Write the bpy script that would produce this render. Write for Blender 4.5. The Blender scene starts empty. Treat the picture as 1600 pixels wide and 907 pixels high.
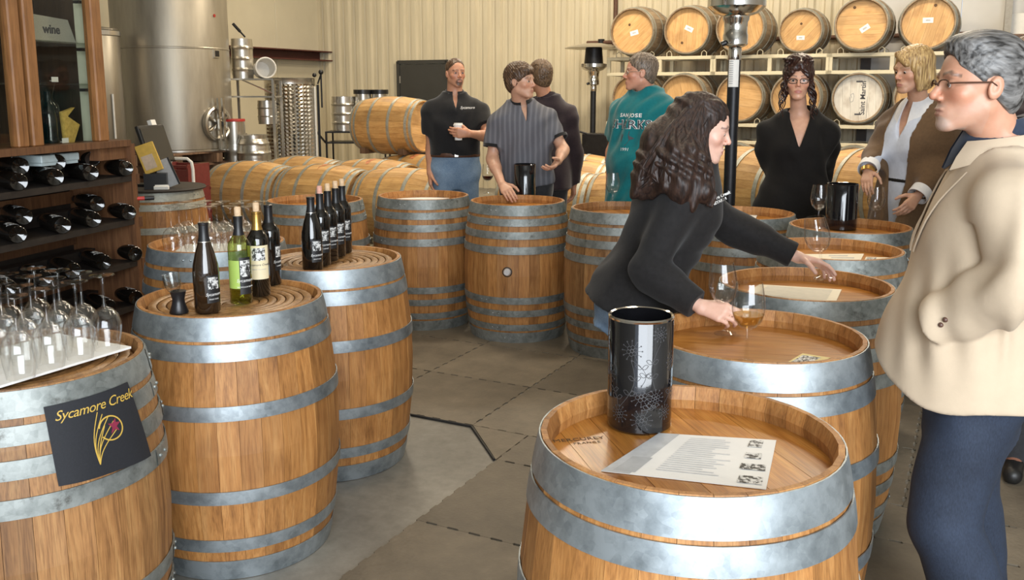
import bpy, bmesh, math, random
import numpy as np
from math import sin, cos, pi, radians, sqrt, atan2
from mathutils import Vector, Matrix, Euler
random.seed(7)
scene = bpy.context.scene
COL = scene.collection
# ------------------------------------------------------------------ camera, world, light, exposure
CAM_F, CAM_P, CAM_CY, CAM_H = 1420.0, radians(9.43), 380.0, 1.57
cam = bpy.data.objects.new('camera', bpy.data.cameras.new('camera'))
COL.objects.link(cam)
cam.location = (0, 0, CAM_H)
cam.rotation_euler = (pi/2 - CAM_P, 0, 0)
cam.data.sensor_width = 36.0
cam.data.lens = 36.0*CAM_F/1600.0
cam.data.shift_y = (CAM_CY - 453.5)/1600.0
cam.data.clip_start = 0.05
scene.camera = cam
scene.view_settings.view_transform = 'Standard'
scene.view_settings.look = 'None'
scene.view_settings.gamma = 1.0
scene.view_settings.use_curve_mapping = False
scene.view_settings.exposure = 0.08
scene.cycles.transparent_max_bounces = 40
world = bpy.data.worlds.new('sky'); scene.world = world
world.use_nodes = True
world.node_tree.nodes['Background'].inputs[0].default_value = (0.75, 0.85, 1.0, 1)
world.node_tree.nodes['Background'].inputs[1].default_value = 1.2
DV = Vector((0.891, -0.454, 0)).normalized()      # along the back wall
WV = Vector((0.454, 0.891, 0)).normalized()       # towards the back wall
def area(name, loc, target, sx, sy, power, color):
    l = bpy.data.lights.new(name, 'AREA'); l.shape = 'RECTANGLE'; l.size = sx; l.size_y = sy
    l.energy = power; l.color = color
    o = bpy.data.objects.new(name, l); COL.objects.link(o); o.location = loc
    o.rotation_euler = (Vector(target)-Vector(loc)).to_track_quat('-Z', 'Y').to_euler()
    return o
# daylight through the open roller door behind the camera, and the hall's ceiling lamps
area('daylight_door', (1.2, -3.4, 2.3), (0.6, 6, 0.9), 5.0, 3.6, 640, (0.88, 0.94, 1.0))
for lx, ly, lp in ((-1.6, 3.4, 22), (1.6, 3.6, 40), (-0.9, 7.2, 95), (2.6, 7.4, 120), (0.9, 11.0, 170), (-2.2, 12.6, 100), (4.2, 9.4, 120)):
    area('ceiling_lamp_light', (lx, ly, 4.75), (lx, ly+0.3, 0), 1.3, 0.5, lp, (1.0, 0.86, 0.66))
# ------------------------------------------------------------------ helpers
CP, SP = cos(CAM_P), sin(CAM_P)
def at(px, py, Y):
    u = (px-800)/CAM_F; v = (CAM_CY-py)/CAM_F; t = Y/(CP+v*SP)
    return Vector((u*t, Y, CAM_H+t*(v*CP-SP)))
def atz(px, py, z=0.0):
    u = (px-800)/CAM_F; v = (CAM_CY-py)/CAM_F; t = (z-CAM_H)/(v*CP-SP)
    return Vector((u*t, t*(CP+v*SP), z))
def setp(o, label=None, cat=None, group=None, kind=None):
    if label: o['label'] = label
    if cat: o['category'] = cat
    if group: o['group'] = group
    if kind: o['kind'] = kind
    return o
def empty(name, loc=(0,0,0), rot=(0,0,0), label=None, cat=None, group=None, kind=None):
    o = bpy.data.objects.new(name, None); COL.objects.link(o)
    o.location = loc; o.rotation_euler = rot; o.empty_display_size = 0.1
    return setp(o, label, cat, group, kind)
def inst(name, me, parent=None, loc=(0,0,0), rot=(0,0,0), mat=None, scale=None):
    o = bpy.data.objects.new(name, me); COL.objects.link(o)
    o.parent = parent; o.location = loc; o.rotation_euler = rot
    if scale: o.scale = scale
    return o
def copy_tree(o, parent=None):
    c = o.copy(); COL.objects.link(c); c.parent = parent
    for ch in list(o.children): copy_tree(ch, c)
    return c
class MB:
    """collects boxes, lathes, tubes and polygons into ONE mesh"""
    def __init__(s): s.v = []; s.f = []; s.m = []; s.cur = 0
    def add(s, vs, fs):
        n = len(s.v); s.v += [tuple(v) for v in vs]
        for f in fs: s.f.append(tuple(i+n for i in f)); s.m.append(s.cur)
        return s
    def box(s, c, d, R=None, bev=0.0):
        x, y, z = d[0]/2, d[1]/2, d[2]/2
        if bev <= 0:
            vs = [Vector((sx*x, sy*y, sz*z)) for sx in (-1,1) for sy in (-1,1) for sz in (-1,1)]
            fs = [(0,1,3,2),(4,6,7,5),(0,4,5,1),(2,3,7,6),(0,2,6,4),(1,5,7,3)]
        else:
            b = min(bev, x*.98, y*.98, z*.98)
            bm = bmesh.new(); bmesh.ops.create_cube(bm, size=1)
            for v in bm.verts: v.co = Vector((v.co.x*2*x, v.co.y*2*y, v.co.z*2*z))
            bmesh.ops.bevel(bm, geom=bm.edges[:], offset=b, segments=1, affect='EDGES')
            bm.verts.index_update()
            vs = [v.co.copy() for v in bm.verts]; fs = [tuple(v.index for v in f.verts) for f in bm.faces]; bm.free()
        c = Vector(c)
        if R is not None: vs = [R @ v for v in vs]
        return s.add([c+v for v in vs], fs)
    def lathe(s, prof, n=24, c=(0,0,0), R=None, cap0=False, cap1=False, close=False, a0=0, a1=2*pi):
        c = Vector(c); full = abs(a1-a0-2*pi) < 1e-6
        na = n if full else n+1
        vs = []
        for (r, z) in prof:
            for k in range(na):
                a = a0+(a1-a0)*k/n
                v = Vector((r*cos(a), r*sin(a), z)); vs.append(c+(R @ v if R is not None else v))
        fs = []; m = len(prof)
        for i in range(m if close else m-1):
            j = (i+1) % m
            for k in range(n if full else n):
                k2 = (k+1) % na
                fs.append((i*na+k, i*na+k2, j*na+k2, j*na+k))
        if cap0: fs.append(tuple(reversed(range(na))))
        if cap1: fs.append(tuple((m-1)*na+k for k in range(na)))
        return s.add(vs, fs)
    def tube(s, pts, r, n=8, caps=True):
        pts = [Vector(p) for p in pts]; rs = r if isinstance(r, (list, tuple)) else [r]*len(pts)
        vs = []; fs = []; up = None
        for i, p in enumerate(pts):
            t = (pts[min(i+1, len(pts)-1)]-pts[max(i-1, 0)])
            t = t.normalized() if t.length > 1e-9 else Vector((0,0,1))
            if up is None:
                up = Vector((0,0,1)) if abs(t.z) < .9 else Vector((1,0,0))
            x = t.cross(up)
            if x.length < 1e-5: x = t.cross(Vector((0.3,0.8,0.5)))
            x.normalize(); y = t.cross(x).normalized(); up = -y if False else x.cross(t)
            for k in range(n):
                a = 2*pi*k/n; vs.append(p+rs[i]*(cos(a)*x+sin(a)*y))
        for i in range(len(pts)-1):
            for k in range(n):
                fs.append((i*n+k, i*n+(k+1) % n, (i+1)*n+(k+1) % n, (i+1)*n+k))
        if caps: fs.append(tuple(reversed(range(n)))); fs.append(tuple((len(pts)-1)*n+k for k in range(n)))
        return s.add(vs, fs)
    def prism(s, poly, ext, M=None):
        """poly: list of 2D points in local XY, extruded by ext along local Z; M maps to world/local"""
        n = len(poly); vs = [Vector((p[0], p[1], 0)) for p in poly]+[Vector((p[0], p[1], ext)) for p in poly]
        if M is not None: vs = [M @ v for v in vs]
        fs = [tuple(reversed(range(n))), tuple(range(n, 2*n))]+[(i, (i+1) % n, n+(i+1) % n, n+i) for i in range(n)]
        return s.add(vs, fs)
    def sphere(s, c, r, n=12, m=8, R=None):
        rr = r if isinstance(r, (tuple, list)) else (r, r, r); c = Vector(c)
        vs = []; fs = []
        for i in range(m+1):
            th = pi*i/m
            for k in range(n):
                a = 2*pi*k/n; v = Vector((rr[0]*sin(th)*cos(a), rr[1]*sin(th)*sin(a), rr[2]*cos(th)))
                vs.append(c+(R @ v if R is not None else v))
        for i in range(m):
            for k in range(n): fs.append((i*n+k, (i+1)*n+k, (i+1)*n+(k+1) % n, i*n+(k+1) % n))
        return s.add(vs, fs)
    def mesh(s, name, mats, smooth=False, angle=None):
        me = bpy.data.meshes.new(name); me.from_pydata(s.v, [], s.f)
        for m in (mats if isinstance(mats, (list, tuple)) else [mats]): me.materials.append(m)
        me.polygons.foreach_set('material_index', s.m)
        bm = bmesh.new(); bm.from_mesh(me)
        bmesh.ops.remove_doubles(bm, verts=bm.verts, dist=1e-6)
        bmesh.ops.recalc_face_normals(bm, faces=bm.faces)
        bm.to_mesh(me); bm.free()
        if smooth:
            me.polygons.foreach_set('use_smooth', [True]*len(me.polygons))
            if angle: me.set_sharp_from_angle(angle=radians(angle))
        me.update(); return me
    def build(s, name, mats, parent=None, loc=(0,0,0), rot=(0,0,0), smooth=False, angle=40):
        return inst(name, s.mesh(name, mats, smooth, angle), parent, loc, rot)
def zrot(a): return Matrix.Rotation(a, 3, 'Z')
def axis_mat(z, x=None):
    """3x3 matrix whose Z column is the direction z"""
    z = Vector(z).normalized(); x = Vector(x) if x is not None else (Vector((1,0,0)) if abs(z.x) < .9 else Vector((0,1,0)))
    y = z.cross(x).normalized(); x = y.cross(z).normalized()
    return Matrix((x, y, z)).transposed()
def text_mesh(s, size, mat, depth=0.0, shear=0.0, align='CENTER', spacing=1.0, bold=0.0):
    cu = bpy.data.curves.new('lettering', 'FONT'); cu.body = s; cu.size = size; cu.extrude = depth; cu.shear = shear
    cu.align_x = align; cu.align_y = 'CENTER'; cu.space_character = spacing; cu.offset = bold; cu.resolution_u = 3
    o = bpy.data.objects.new('lettering', cu)
    me = bpy.data.meshes.new_from_object(o); bpy.data.objects.remove(o); bpy.data.curves.remove(cu)
    me.materials.clear(); me.materials.append(mat); return me
# ------------------------------------------------------------------ materials
def newmat(name):
    m = bpy.data.materials.new(name); m.use_nodes = True; nt = m.node_tree
    return m, nt, nt.nodes['Principled BSDF']
def N(nt, t, **kw):
    n = nt.nodes.new(t)
    for k, v in kw.items():
        if k in n.inputs: n.inputs[k].default_value = v
        else: setattr(n, k, v)
    return n
def L(nt, a, b): nt.links.new(a, b)
def ramp(nt, fac, stops):
    r = N(nt, 'ShaderNodeValToRGB'); cr = r.color_ramp
    while len(cr.elements) < len(stops): cr.elements.new(0.5)
    for e, (p, c) in zip(cr.elements, stops): e.position = p; e.color = (c[0], c[1], c[2], 1)
    L(nt, fac, r.inputs[0]); return r.outputs[0]
def coords(nt, scale=(1,1,1), kind='Object', rot=(0,0,0)):
    tc = N(nt, 'ShaderNodeTexCoord'); mp = N(nt, 'ShaderNodeMapping'); mp.inputs['Scale'].default_value = scale
    mp.inputs['Rotation'].default_value = rot
    L(nt, tc.outputs[kind], mp.inputs[0]); return mp.outputs[0]
def bump(nt, b, h, strength=0.2, dist=0.01):
    bp = N(nt, 'ShaderNodeBump'); bp.inputs['Strength'].default_value = strength; bp.inputs['Distance'].default_value = dist
    L(nt, h, bp.inputs['Height']); L(nt, bp.outputs[0], b.inputs['Normal'])
def plain(name, col, rough=.5, metal=0.0, var=.12, scale=30, bumps=0.0, spec=.5, coat=0.0, stretch=(1,1,1), rvar=0.0, bdist=.004):
    """a procedural paint / cloth / plastic: base colour broken up by noise"""
    m, nt, b = newmat(name)
    co = coords(nt, stretch)
    nz = N(nt, 'ShaderNodeTexNoise', Scale=scale, Detail=4.0, Roughness=.6); L(nt, co, nz.inputs['Vector'])
    lo = [c*(1-var) for c in col]; hi = [min(1, c*(1+var)) for c in col]
    c = ramp(nt, nz.outputs[0], [(.3, lo), (.7, hi)])
    L(nt, c, b.inputs['Base Color'])
    b.inputs['Roughness'].default_value = rough; b.inputs['Metallic'].default_value = metal
    b.inputs['Specular IOR Level'].default_value = spec; b.inputs['Coat Weight'].default_value = coat
    if rvar:
        mr = N(nt, 'ShaderNodeMapRange'); mr.inputs[3].default_value = max(0, rough-rvar); mr.inputs[4].default_value = min(1, rough+rvar)
        L(nt, nz.outputs[0], mr.inputs[0]); L(nt, mr.outputs[0], b.inputs['Roughness'])
    if bumps: bump(nt, b, nz.outputs[0], bumps, bdist)
    return m
def wood(name, dark, mid, light, grain=(14, 14, 1.0), rough=.55, rnd=.35, bumps=.15, knots=True, streak=0.5):
    """grain along local Z, each object its own tone"""
    m, nt, b = newmat(name)
    oi = N(nt, 'ShaderNodeObjectInfo')
    tc = N(nt, 'ShaderNodeTexCoord')
    ad = N(nt, 'ShaderNodeVectorMath', operation='ADD'); sc = N(nt, 'ShaderNodeVectorMath', operation='SCALE'); sc.inputs['Scale'].default_value = 37.0
    cmb = N(nt, 'ShaderNodeCombineXYZ')
    for k in range(3): L(nt, oi.outputs['Random'], cmb.inputs[k])
    L(nt, cmb.outputs[0], sc.inputs[0]); L(nt, tc.outputs['Object'], ad.inputs[0]); L(nt, sc.outputs[0], ad.inputs[1])
    mp = N(nt, 'ShaderNodeMapping'); mp.inputs['Scale'].default_value = grain; L(nt, ad.outputs[0], mp.inputs[0])
    n1 = N(nt, 'ShaderNodeTexNoise', Scale=3.0, Detail=6.0, Roughness=.65, Distortion=.6); L(nt, mp.outputs[0], n1.inputs['Vector'])
    mp2 = N(nt, 'ShaderNodeMapping'); mp2.inputs['Scale'].default_value = tuple(g*5 if g > 3 else g*2.5 for g in grain); L(nt, ad.outputs[0], mp2.inputs[0])
    n2 = N(nt, 'ShaderNodeTexNoise', Scale=4.0, Detail=3.0); L(nt, mp2.outputs[0], n2.inputs['Vector'])
    n3 = N(nt, 'ShaderNodeTexNoise', Scale=5.0, Detail=3.0); L(nt, ad.outputs[0], n3.inputs['Vector'])
    c = ramp(nt, n1.outputs[0], [(.25, dark), (.48, mid), (.75, light)])
    mx = N(nt, 'ShaderNodeMix', data_type='RGBA', blend_type='MULTIPLY'); mx.inputs['Factor'].default_value = streak
    g = ramp(nt, n2.outputs[0], [(.3, (.45,.4,.35)), (.55, (1,1,1))])
    L(nt, c, mx.inputs['A']); L(nt, g, mx.inputs['B'])
    mx2 = N(nt, 'ShaderNodeMix', data_type='RGBA', blend_type='MULTIPLY'); mx2.inputs['Factor'].default_value = .45
    g2 = ramp(nt, n3.outputs[0], [(.32, (.5,.42,.36)), (.5, (1,1,1))]); L(nt, mx.outputs['Result'], mx2.inputs['A']); L(nt, g2, mx2.inputs['B'])
    hs = N(nt, 'ShaderNodeHueSaturation'); mr = N(nt, 'ShaderNodeMapRange'); mr.inputs[3].default_value = 1-rnd*.75; mr.inputs[4].default_value = 1+rnd*.55
    L(nt, oi.outputs['Random'], mr.inputs[0]); L(nt, mr.outputs[0], hs.inputs['Value']); L(nt, mx2.outputs['Result'], hs.inputs['Color'])
    L(nt, hs.outputs[0], b.inputs['Base Color'])
    b.inputs['Roughness'].default_value = rough
    if bumps: bump(nt, b, n2.outputs[0], bumps, .002)
    return m
def galvanised(name, lo, hi, rough=.42, metal=.75, rust=0.0):
    m, nt, b = newmat(name)
    co = coords(nt)
    v = N(nt, 'ShaderNodeTexVoronoi', Scale=55.0); L(nt, co, v.inputs['Vector'])
    n = N(nt, 'ShaderNodeTexNoise', Scale=9.0, Detail=6.0, Roughness=.7); L(nt, co, n.inputs['Vector'])
    mx = N(nt, 'ShaderNodeMix', data_type='FLOAT'); mx.inputs[0].default_value = .14
    L(nt, n.outputs[0], mx.inputs[2]); L(nt, v.outputs['Color'], mx.inputs[3])
    c = ramp(nt, mx.outputs[0], [(.25, lo), (.6, hi)])
    if rust:
        n2 = N(nt, 'ShaderNodeTexNoise', Scale=14.0, Detail=8.0, Roughness=.75); L(nt, co, n2.inputs['Vector'])
        fac = ramp(nt, n2.outputs[0], [(.56, (0,0,0)), (.68, (rust,)*3)])
        mr = N(nt, 'ShaderNodeMix', data_type='RGBA'); L(nt, fac, mr.inputs[0]); L(nt, c, mr.inputs['A']); mr.inputs['B'].default_value = (.07,.065,.055,1)
        c = mr.outputs['Result']
    L(nt, c, b.inputs['Base Color']); b.inputs['Metallic'].default_value = metal
    rr = N(nt, 'ShaderNodeMapRange'); rr.inputs[3].default_value = rough-.12; rr.inputs[4].default_value = rough+.18
    L(nt, n.outputs[0], rr.inputs[0]); L(nt, rr.outputs[0], b.inputs['Roughness'])
    bump(nt, b, n.outputs[0], .12, .004)
    return m
def thin_glass(name, tint=(1,1,1), rough=.02, gloss=1.0):
    m, nt, b = newmat(name); nt.nodes.remove(b)
    out = nt.nodes['Material Output']
    tr = N(nt, 'ShaderNodeBsdfTransparent'); tr.inputs[0].default_value = (*tint, 1)
    gl = N(nt, 'ShaderNodeBsdfGlossy'); gl.inputs['Roughness'].default_value = rough
    lw = N(nt, 'ShaderNodeLayerWeight'); lw.inputs[0].default_value = .5
    co = coords(nt); nz = N(nt, 'ShaderNodeTexNoise', Scale=18.0); L(nt, co, nz.inputs['Vector'])
    pw = N(nt, 'ShaderNodeMath', operation='POWER'); L(nt, lw.outputs['Facing'], pw.inputs[0]); pw.inputs[1].default_value = 3.2
    mu = N(nt, 'ShaderNodeMath', operation='MULTIPLY_ADD', use_clamp=True); mu.inputs[1].default_value = .62*gloss; mu.inputs[2].default_value = .045*gloss
    L(nt, pw.outputs[0], mu.inputs[0])
    bp = N(nt, 'ShaderNodeBump'); bp.inputs['Strength'].default_value = .03; L(nt, nz.outputs[0], bp.inputs['Height']); L(nt, bp.outputs[0], gl.inputs['Normal'])
    mx = N(nt, 'ShaderNodeMixShader'); L(nt, mu.outputs[0], mx.inputs[0]); L(nt, tr.outputs[0], mx.inputs[1]); L(nt, gl.outputs[0], mx.inputs[2])
    L(nt, mx.outputs[0], out.inputs[0]); return m
MAT = {}
MAT['stave'] = wood('oak_stave', (.21,.085,.022), (.41,.182,.051), (.53,.275,.094), rnd=.24)
MAT['stave_worn'] = wood('oak_stave_worn', (.16,.072,.024), (.34,.165,.058), (.46,.26,.10), rnd=.3, streak=.7)
MAT['stave_new'] = wood('oak_stave_pale', (.38,.19,.060), (.56,.32,.11), (.66,.42,.17), rnd=.22, streak=.3)
MAT['stave_side'] = wood('oak_stave_aged', (.20,.14,.085), (.30,.215,.13), (.38,.29,.19), rnd=.3, streak=.5)
MAT['head'] = wood('oak_head', (.27,.090,.014), (.46,.185,.034), (.60,.29,.07), rough=.3, rnd=.3)
MAT['head_pale'] = wood('oak_head_pale', (.50,.28,.10), (.62,.37,.15), (.70,.46,.22), rnd=.16, streak=.3)
MAT['head_white'] = wood('barrel_head_whitewash', (.60,.57,.50), (.70,.67,.60), (.77,.74,.67), rnd=.05, streak=.15)
MAT['coil'] = wood('coil_top_wood', (.13,.06,.02), (.32,.165,.06), (.48,.28,.12), grain=(9,9,9), rnd=.25, streak=.6, rough=.4)
MAT['chime'] = wood('chime_wood', (.24,.12,.05), (.42,.24,.12), (.55,.36,.20), rnd=.3)
MAT['hoop'] = galvanised('hoop_steel', (.17,.20,.215), (.41,.455,.48), rough=.45)
MAT['hoop_old'] = galvanised('hoop_weathered', (.11,.125,.118), (.33,.35,.335), rough=.5, metal=.6, rust=.8)
MAT['hoop_lying'] = galvanised('hoop_grey', (.25,.25,.21), (.44,.44,.38), rough=.5, metal=.5, rust=.5)
MAT['steel'] = plain('brushed_steel', (.58,.555,.50), rough=.3, metal=.95, var=.07, scale=5, stretch=(30,30,.4), rvar=.08)
MAT['steel_tank'] = plain('tank_steel', (.40,.365,.30), rough=.42, metal=.8, var=.12, scale=4, stretch=(3,3,.5), rvar=.1)
MAT['chrome'] = plain('chrome', (.72,.70,.66), rough=.14, metal=1.0, var=.05)
MAT['black_plastic'] = plain('black_plastic', (.012,.012,.013), rough=.35, var=.2)
MAT['black_metal'] = plain('black_metal', (.02,.02,.022), rough=.4, metal=.4, var=.2)
MAT['white_paint'] = plain('white_paint', (.75,.73,.68), rough=.45, var=.04)
MAT['cream_paint'] = plain('cream_rack_paint', (.62,.56,.40), rough=.5, var=.06, scale=12)
MAT['paper'] = plain('paper', (.80,.79,.76), rough=.6, var=.02)
MAT['paper_warm'] = plain('cream_paper', (.76,.70,.55), rough=.6, var=.03)
MAT['ink'] = plain('printed_ink', (.05,.05,.06), rough=.6, var=.1)
MAT['ink_grey'] = plain('printed_grey', (.42,.43,.44), rough=.6, var=.1)
MAT['glass'] = thin_glass('clear_glass', (.992,.994,.992), gloss=1.0)
MAT['glass_shelf'] = thin_glass('shelf_glass', (.80,.86,.82), gloss=1.2)
MAT['pallet'] = wood('pallet_wood', (.10,.055,.03), (.19,.11,.065), (.28,.18,.11), rnd=.5)
MAT['rack_wood'] = wood('rack_redwood', (.065,.025,.010), (.135,.057,.022), (.21,.10,.042), rnd=.3)
MAT['oak_frame'] = wood('oak_cabinet_frame', (.14,.055,.015), (.27,.115,.035), (.36,.17,.06), rnd=.15, grain=(20,20,1.2))
# ------------------------------------------------------------------ the hall
CORNER = Vector((-3.41, 16.55, 0))
def bw(u, w, z=0.0): return CORNER + DV*u + WV*w + Vector((0,0,z))     # building coordinates -> world
BR = atan2(DV.y, DV.x)
def concrete():
    m, nt, b = newmat('concrete')
    co = coords(nt)
    n = N(nt, 'ShaderNodeTexNoise', Scale=1.1, Detail=8.0, Roughness=.65); L(nt, co, n.inputs['Vector'])
    n2 = N(nt, 'ShaderNodeTexNoise', Scale=14.0, Detail=6.0, Roughness=.7); L(nt, co, n2.inputs['Vector'])
    mx = N(nt, 'ShaderNodeMix', data_type='FLOAT'); mx.inputs[0].default_value = .4; L(nt, n.outputs[0], mx.inputs[2]); L(nt, n2.outputs[0], mx.inputs[3])
    c = ramp(nt, mx.outputs[0], [(.3, (.095,.090,.078)), (.5, (.19,.178,.152)), (.7, (.30,.28,.24))])
    L(nt, c, b.inputs['Base Color'])
    r = N(nt, 'ShaderNodeMapRange'); r.inputs[3].default_value = .25; r.inputs[4].default_value = .6; L(nt, n.outputs[0], r.inputs[0]); L(nt, r.outputs[0], b.inputs['Roughness'])
    bump(nt, b, n2.outputs[0], .1, .004); return m
MAT['concrete'] = concrete()
def matmat():
    m, nt, b = newmat('rubber_mat')
    co = coords(nt)
    v = N(nt, 'ShaderNodeTexVoronoi', Scale=70.0); L(nt, co, v.inputs['Vector'])
    n = N(nt, 'ShaderNodeTexNoise', Scale=3.0, Detail=8.0, Roughness=.7); L(nt, co, n.inputs['Vector'])
    oi = N(nt, 'ShaderNodeObjectInfo')
    c = ramp(nt, n.outputs[0], [(.3, (.105,.086,.060)), (.6, (.175,.143,.100)), (.75, (.24,.20,.145))])
    hs = N(nt, 'ShaderNodeHueSaturation'); mr = N(nt, 'ShaderNodeMapRange'); mr.inputs[3].default_value = .8; mr.inputs[4].default_value = 1.2
    L(nt, oi.outputs['Random'], mr.inputs[0]); L(nt, mr.outputs[0], hs.inputs['Value']); L(nt, c, hs.inputs['Color'])
    L(nt, hs.outputs[0], b.inputs['Base Color']); b.inputs['Roughness'].default_value = .62
    bump(nt, b, v.outputs['Distance'], .25, .004); return m
MAT['mat'] = matmat()
MAT['mat_edge'] = plain('mat_black_edge', (.015,.014,.013), rough=.7)
MAT['corrugated'] = plain('corrugated_panel_paint', (.62,.55,.395), rough=.4, var=.08, scale=2.0, stretch=(6,6,.6), bumps=.03)
MAT['wall_smooth'] = plain('insulated_panel_paint', (.64,.58,.43), rough=.5, var=.05, scale=1.5)
MAT['wall_grey'] = plain('grey_wall_paint', (.62,.61,.58), rough=.55, var=.05, scale=1.5)
MAT['ceiling'] = plain('ceiling_paint', (.36,.34,.29), rough=.7, var=.05, scale=1)
MAT['door'] = plain('door_grey_paint', (.045,.045,.042), rough=.45, var=.1, scale=3)
MAT['girt'] = plain('girt_red_oxide', (.085,.022,.016), rough=.5, var=.15, scale=6)
MAT['trimdark'] = plain('dark_jamb', (.06,.05,.045), rough=.5)
fl = MB(); fl.box((0,0,-.1), (16.4, 17.9, .2))
c = bw(7.7, -8.6); setp(fl.build('floor', MAT['concrete'], None, (c.x, c.y, 0), (0,0,BR)), 'grey sealed concrete floor of the winery hall', kind='structure')
cl = MB(); cl.box((0,0,5.1), (16.4, 17.9, .2))
setp(cl.build('ceiling', MAT['ceiling'], None, (c.x, c.y, 0), (0,0,BR)), 'pale ceiling of the hall', kind='structure')
# corrugated back wall: each sheet its own panel
PW = 0.915
def panel_mesh():
    prof = []
    for k in range(4):
        x = k*.22875
        prof += [(x, 0), (x+.040, 0), (x+.046, -.005), (x+.062, -.005), (x+.068, 0), (x+.105, 0), (x+.128, -.045), (x+.200, -.045), (x+.2235, 0)]
    prof += [(PW-.003, 0)]
    poly = prof + [(PW-.003, .03), (0, .03)]
    return MB().prism(poly, 5.0).mesh('panel', MAT['corrugated'])
wb = empty('wall_back', CORNER, (0,0,BR), 'cream corrugated metal wall at the back', kind='structure')
pm = panel_mesh()
NPAN = 10
for k in range(NPAN): inst('panel', pm, wb, (k*PW, 0, 0))
wr = empty('wall_right', bw(NPAN*PW, 0), (0,0,BR), 'smooth grey wall behind the pallet shelving', kind='structure')
for k in range(6):
    MB().box((.55+k*1.1, .04, 2.5), (1.094, .08, 5.0), bev=.004).build('panel', MAT['wall_grey'], wr)
t = MB(); t.box((.0, -.04, 2.5), (.12, .12, 5.0)); setp(t.build('trim_1', MAT['trimdark'], None, bw(NPAN*PW, 0), (0,0,BR)), 'dark vertical post where the wall changes', kind='structure')
wl = empty('wall_left', CORNER, (0,0,BR), 'smooth cream insulated panel wall', kind='structure')
for k in range(15):
    MB().box((-.04, -.575-k*1.15, 2.5), (.08, 1.143, 5.0), bev=.005).build('panel', MAT['wall_smooth'], wl)
o = MB(); o.box((0, -8.6, 2.5), (.1, 17.6, 5)); setp(o.build('wall_side', MAT['wall_grey'], None, bw(15.8, 0), (0,0,BR)), 'plain wall on the right of the hall', kind='structure')
fw = MB(); fw.box((4.9, 0, 2.5), (9.8, .1, 5)); fw.box((15.4, 0, 2.5), (.8, .1, 5)); fw.box((12.4, 0, 4.6), (5.2, .1, .8))
setp(fw.build('wall_front', MAT['wall_grey'], None, bw(0, -17.3), (0,0,BR)), 'front wall with the open roller door', kind='structure')
# corner trim, girt and door on the back wall
t = MB(); t.box((.03, -.03, 2.5), (.06, .06, 5)); setp(t.build('trim_2', MAT['corrugated'], None, CORNER, (0,0,BR)), 'corner flashing between the two walls', kind='structure')
g = MB(); g.prism([(0,0),(.25,0),(.25,.02),(.02,.02),(.02,.15),(.25,.15),(.25,.17),(0,.17)], 2.55, Matrix(((1,0,0,0),(0,0,-1,0),(0,1,0,0),(0,0,0,1))))
gb = g.build('wall_girt', MAT['girt'], None, bw(0.005, .0, 2.11), (0,0,BR)); setp(gb, 'dark red steel channel running along the cream wall', 'steel beam')
du = 1.72
d = empty('door_1', bw(du, -.04), (0,0,BR), 'dark grey metal door in the corrugated wall', kind='structure')
MB().box((.46, -.02, 1.015), (.90, .045, 2.03), bev=.004).build('door_leaf', MAT['door'], d)
fr = MB(); fr.box((-.02,-.01,1.04), (.06,.09,2.09)); fr.box((.94,-.01,1.04), (.06,.09,2.09)); fr.box((.46,-.01,2.07), (.98,.09,.06)); fr.build('door_frame', MAT['door'], d)
for z in (.3, 1.05, 1.78): MB().lathe([(.012,-.06),(.012,.06)], 8, (.02,-.05,z), cap0=True, cap1=True).build('hinge', MAT['steel'], d)
MB().tube([(.86,-.045,1.0),(.86,-.09,1.0),(.76,-.09,1.0)], .011).build('door_handle', MAT['steel'], d)
# interlocking rubber mats (building axes; origin where two seams meet)
MO = Vector((-0.356, 3.154, 0)); TS = .63
def mp2(u, w): return MO + DV*u + WV*w
def puzzle_edge(a, b, n, amp, ph):
    """points from a to b (excluding b) with square interlocking tabs"""
    a = Vector(a); b = Vector(b); t = (b-a)/n; nrm = Vector((t.y, -t.x)).normalized()
    out = []
    for k in range(n):
        o = nrm*amp if (k+ph) % 2 else nrm*0
        out += [a+t*(k+.0)+o, a+t*(k+.92)+o]
    return [(p.x, p.y) for p in out]
def tile_poly(x0, y0, x1, y1):
    n = max(2, int(round((x1-x0)/.045))); m = max(2, int(round((y1-y0)/.045))); g = .0009
    x0 += g; y0 += g; x1 -= g; y1 -= g; A = .0065
    return (puzzle_edge((x0,y0), (x1,y0), n, -A, 0) + puzzle_edge((x1,y0), (x1,y1), m, -A, 0) +
            puzzle_edge((x1,y1), (x0,y1), n, -A, 1) + puzzle_edge((x0,y1), (x0,y0), m, -A, 1))
tiles = []
for j in range(-3, 1):
    for i in range(0, 6): tiles.append((i*TS, j*TS, (i+1)*TS, (j+1)*TS))
for i in range(0, 6): tiles.append((i*TS+.0, TS, (i+1)*TS, TS+.31))
for j in range(0, 4):
    for i in range(-4, 6): tiles.append((-.29+i*TS, TS+.31+j*TS, -.29+(i+1)*TS, TS+.31+(j+1)*TS))
floor_mats = empty('floor_mat', (MO.x, MO.y, 0), (0,0,BR), 'worn brown interlocking rubber mat laid over the concrete', 'floor mat')
for (x0,y0,x1,y1) in tiles:
    MB().prism(tile_poly(x0,y0,x1,y1), .006).build('tile', MAT['mat'], floor_mats)
MB().prism([(0,TS),(-.0,TS+.308),(-.285,TS+.308)], .006).build('tile', MAT['mat'], floor_mats)
e = MB(); e.tube([(-1.4,TS+.30,.005),(-.29,TS+.295,.006),(-.005,TS-.005,.005)], .006, 6); e.build('edge_strip', MAT['mat_edge'], floor_mats)
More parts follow.
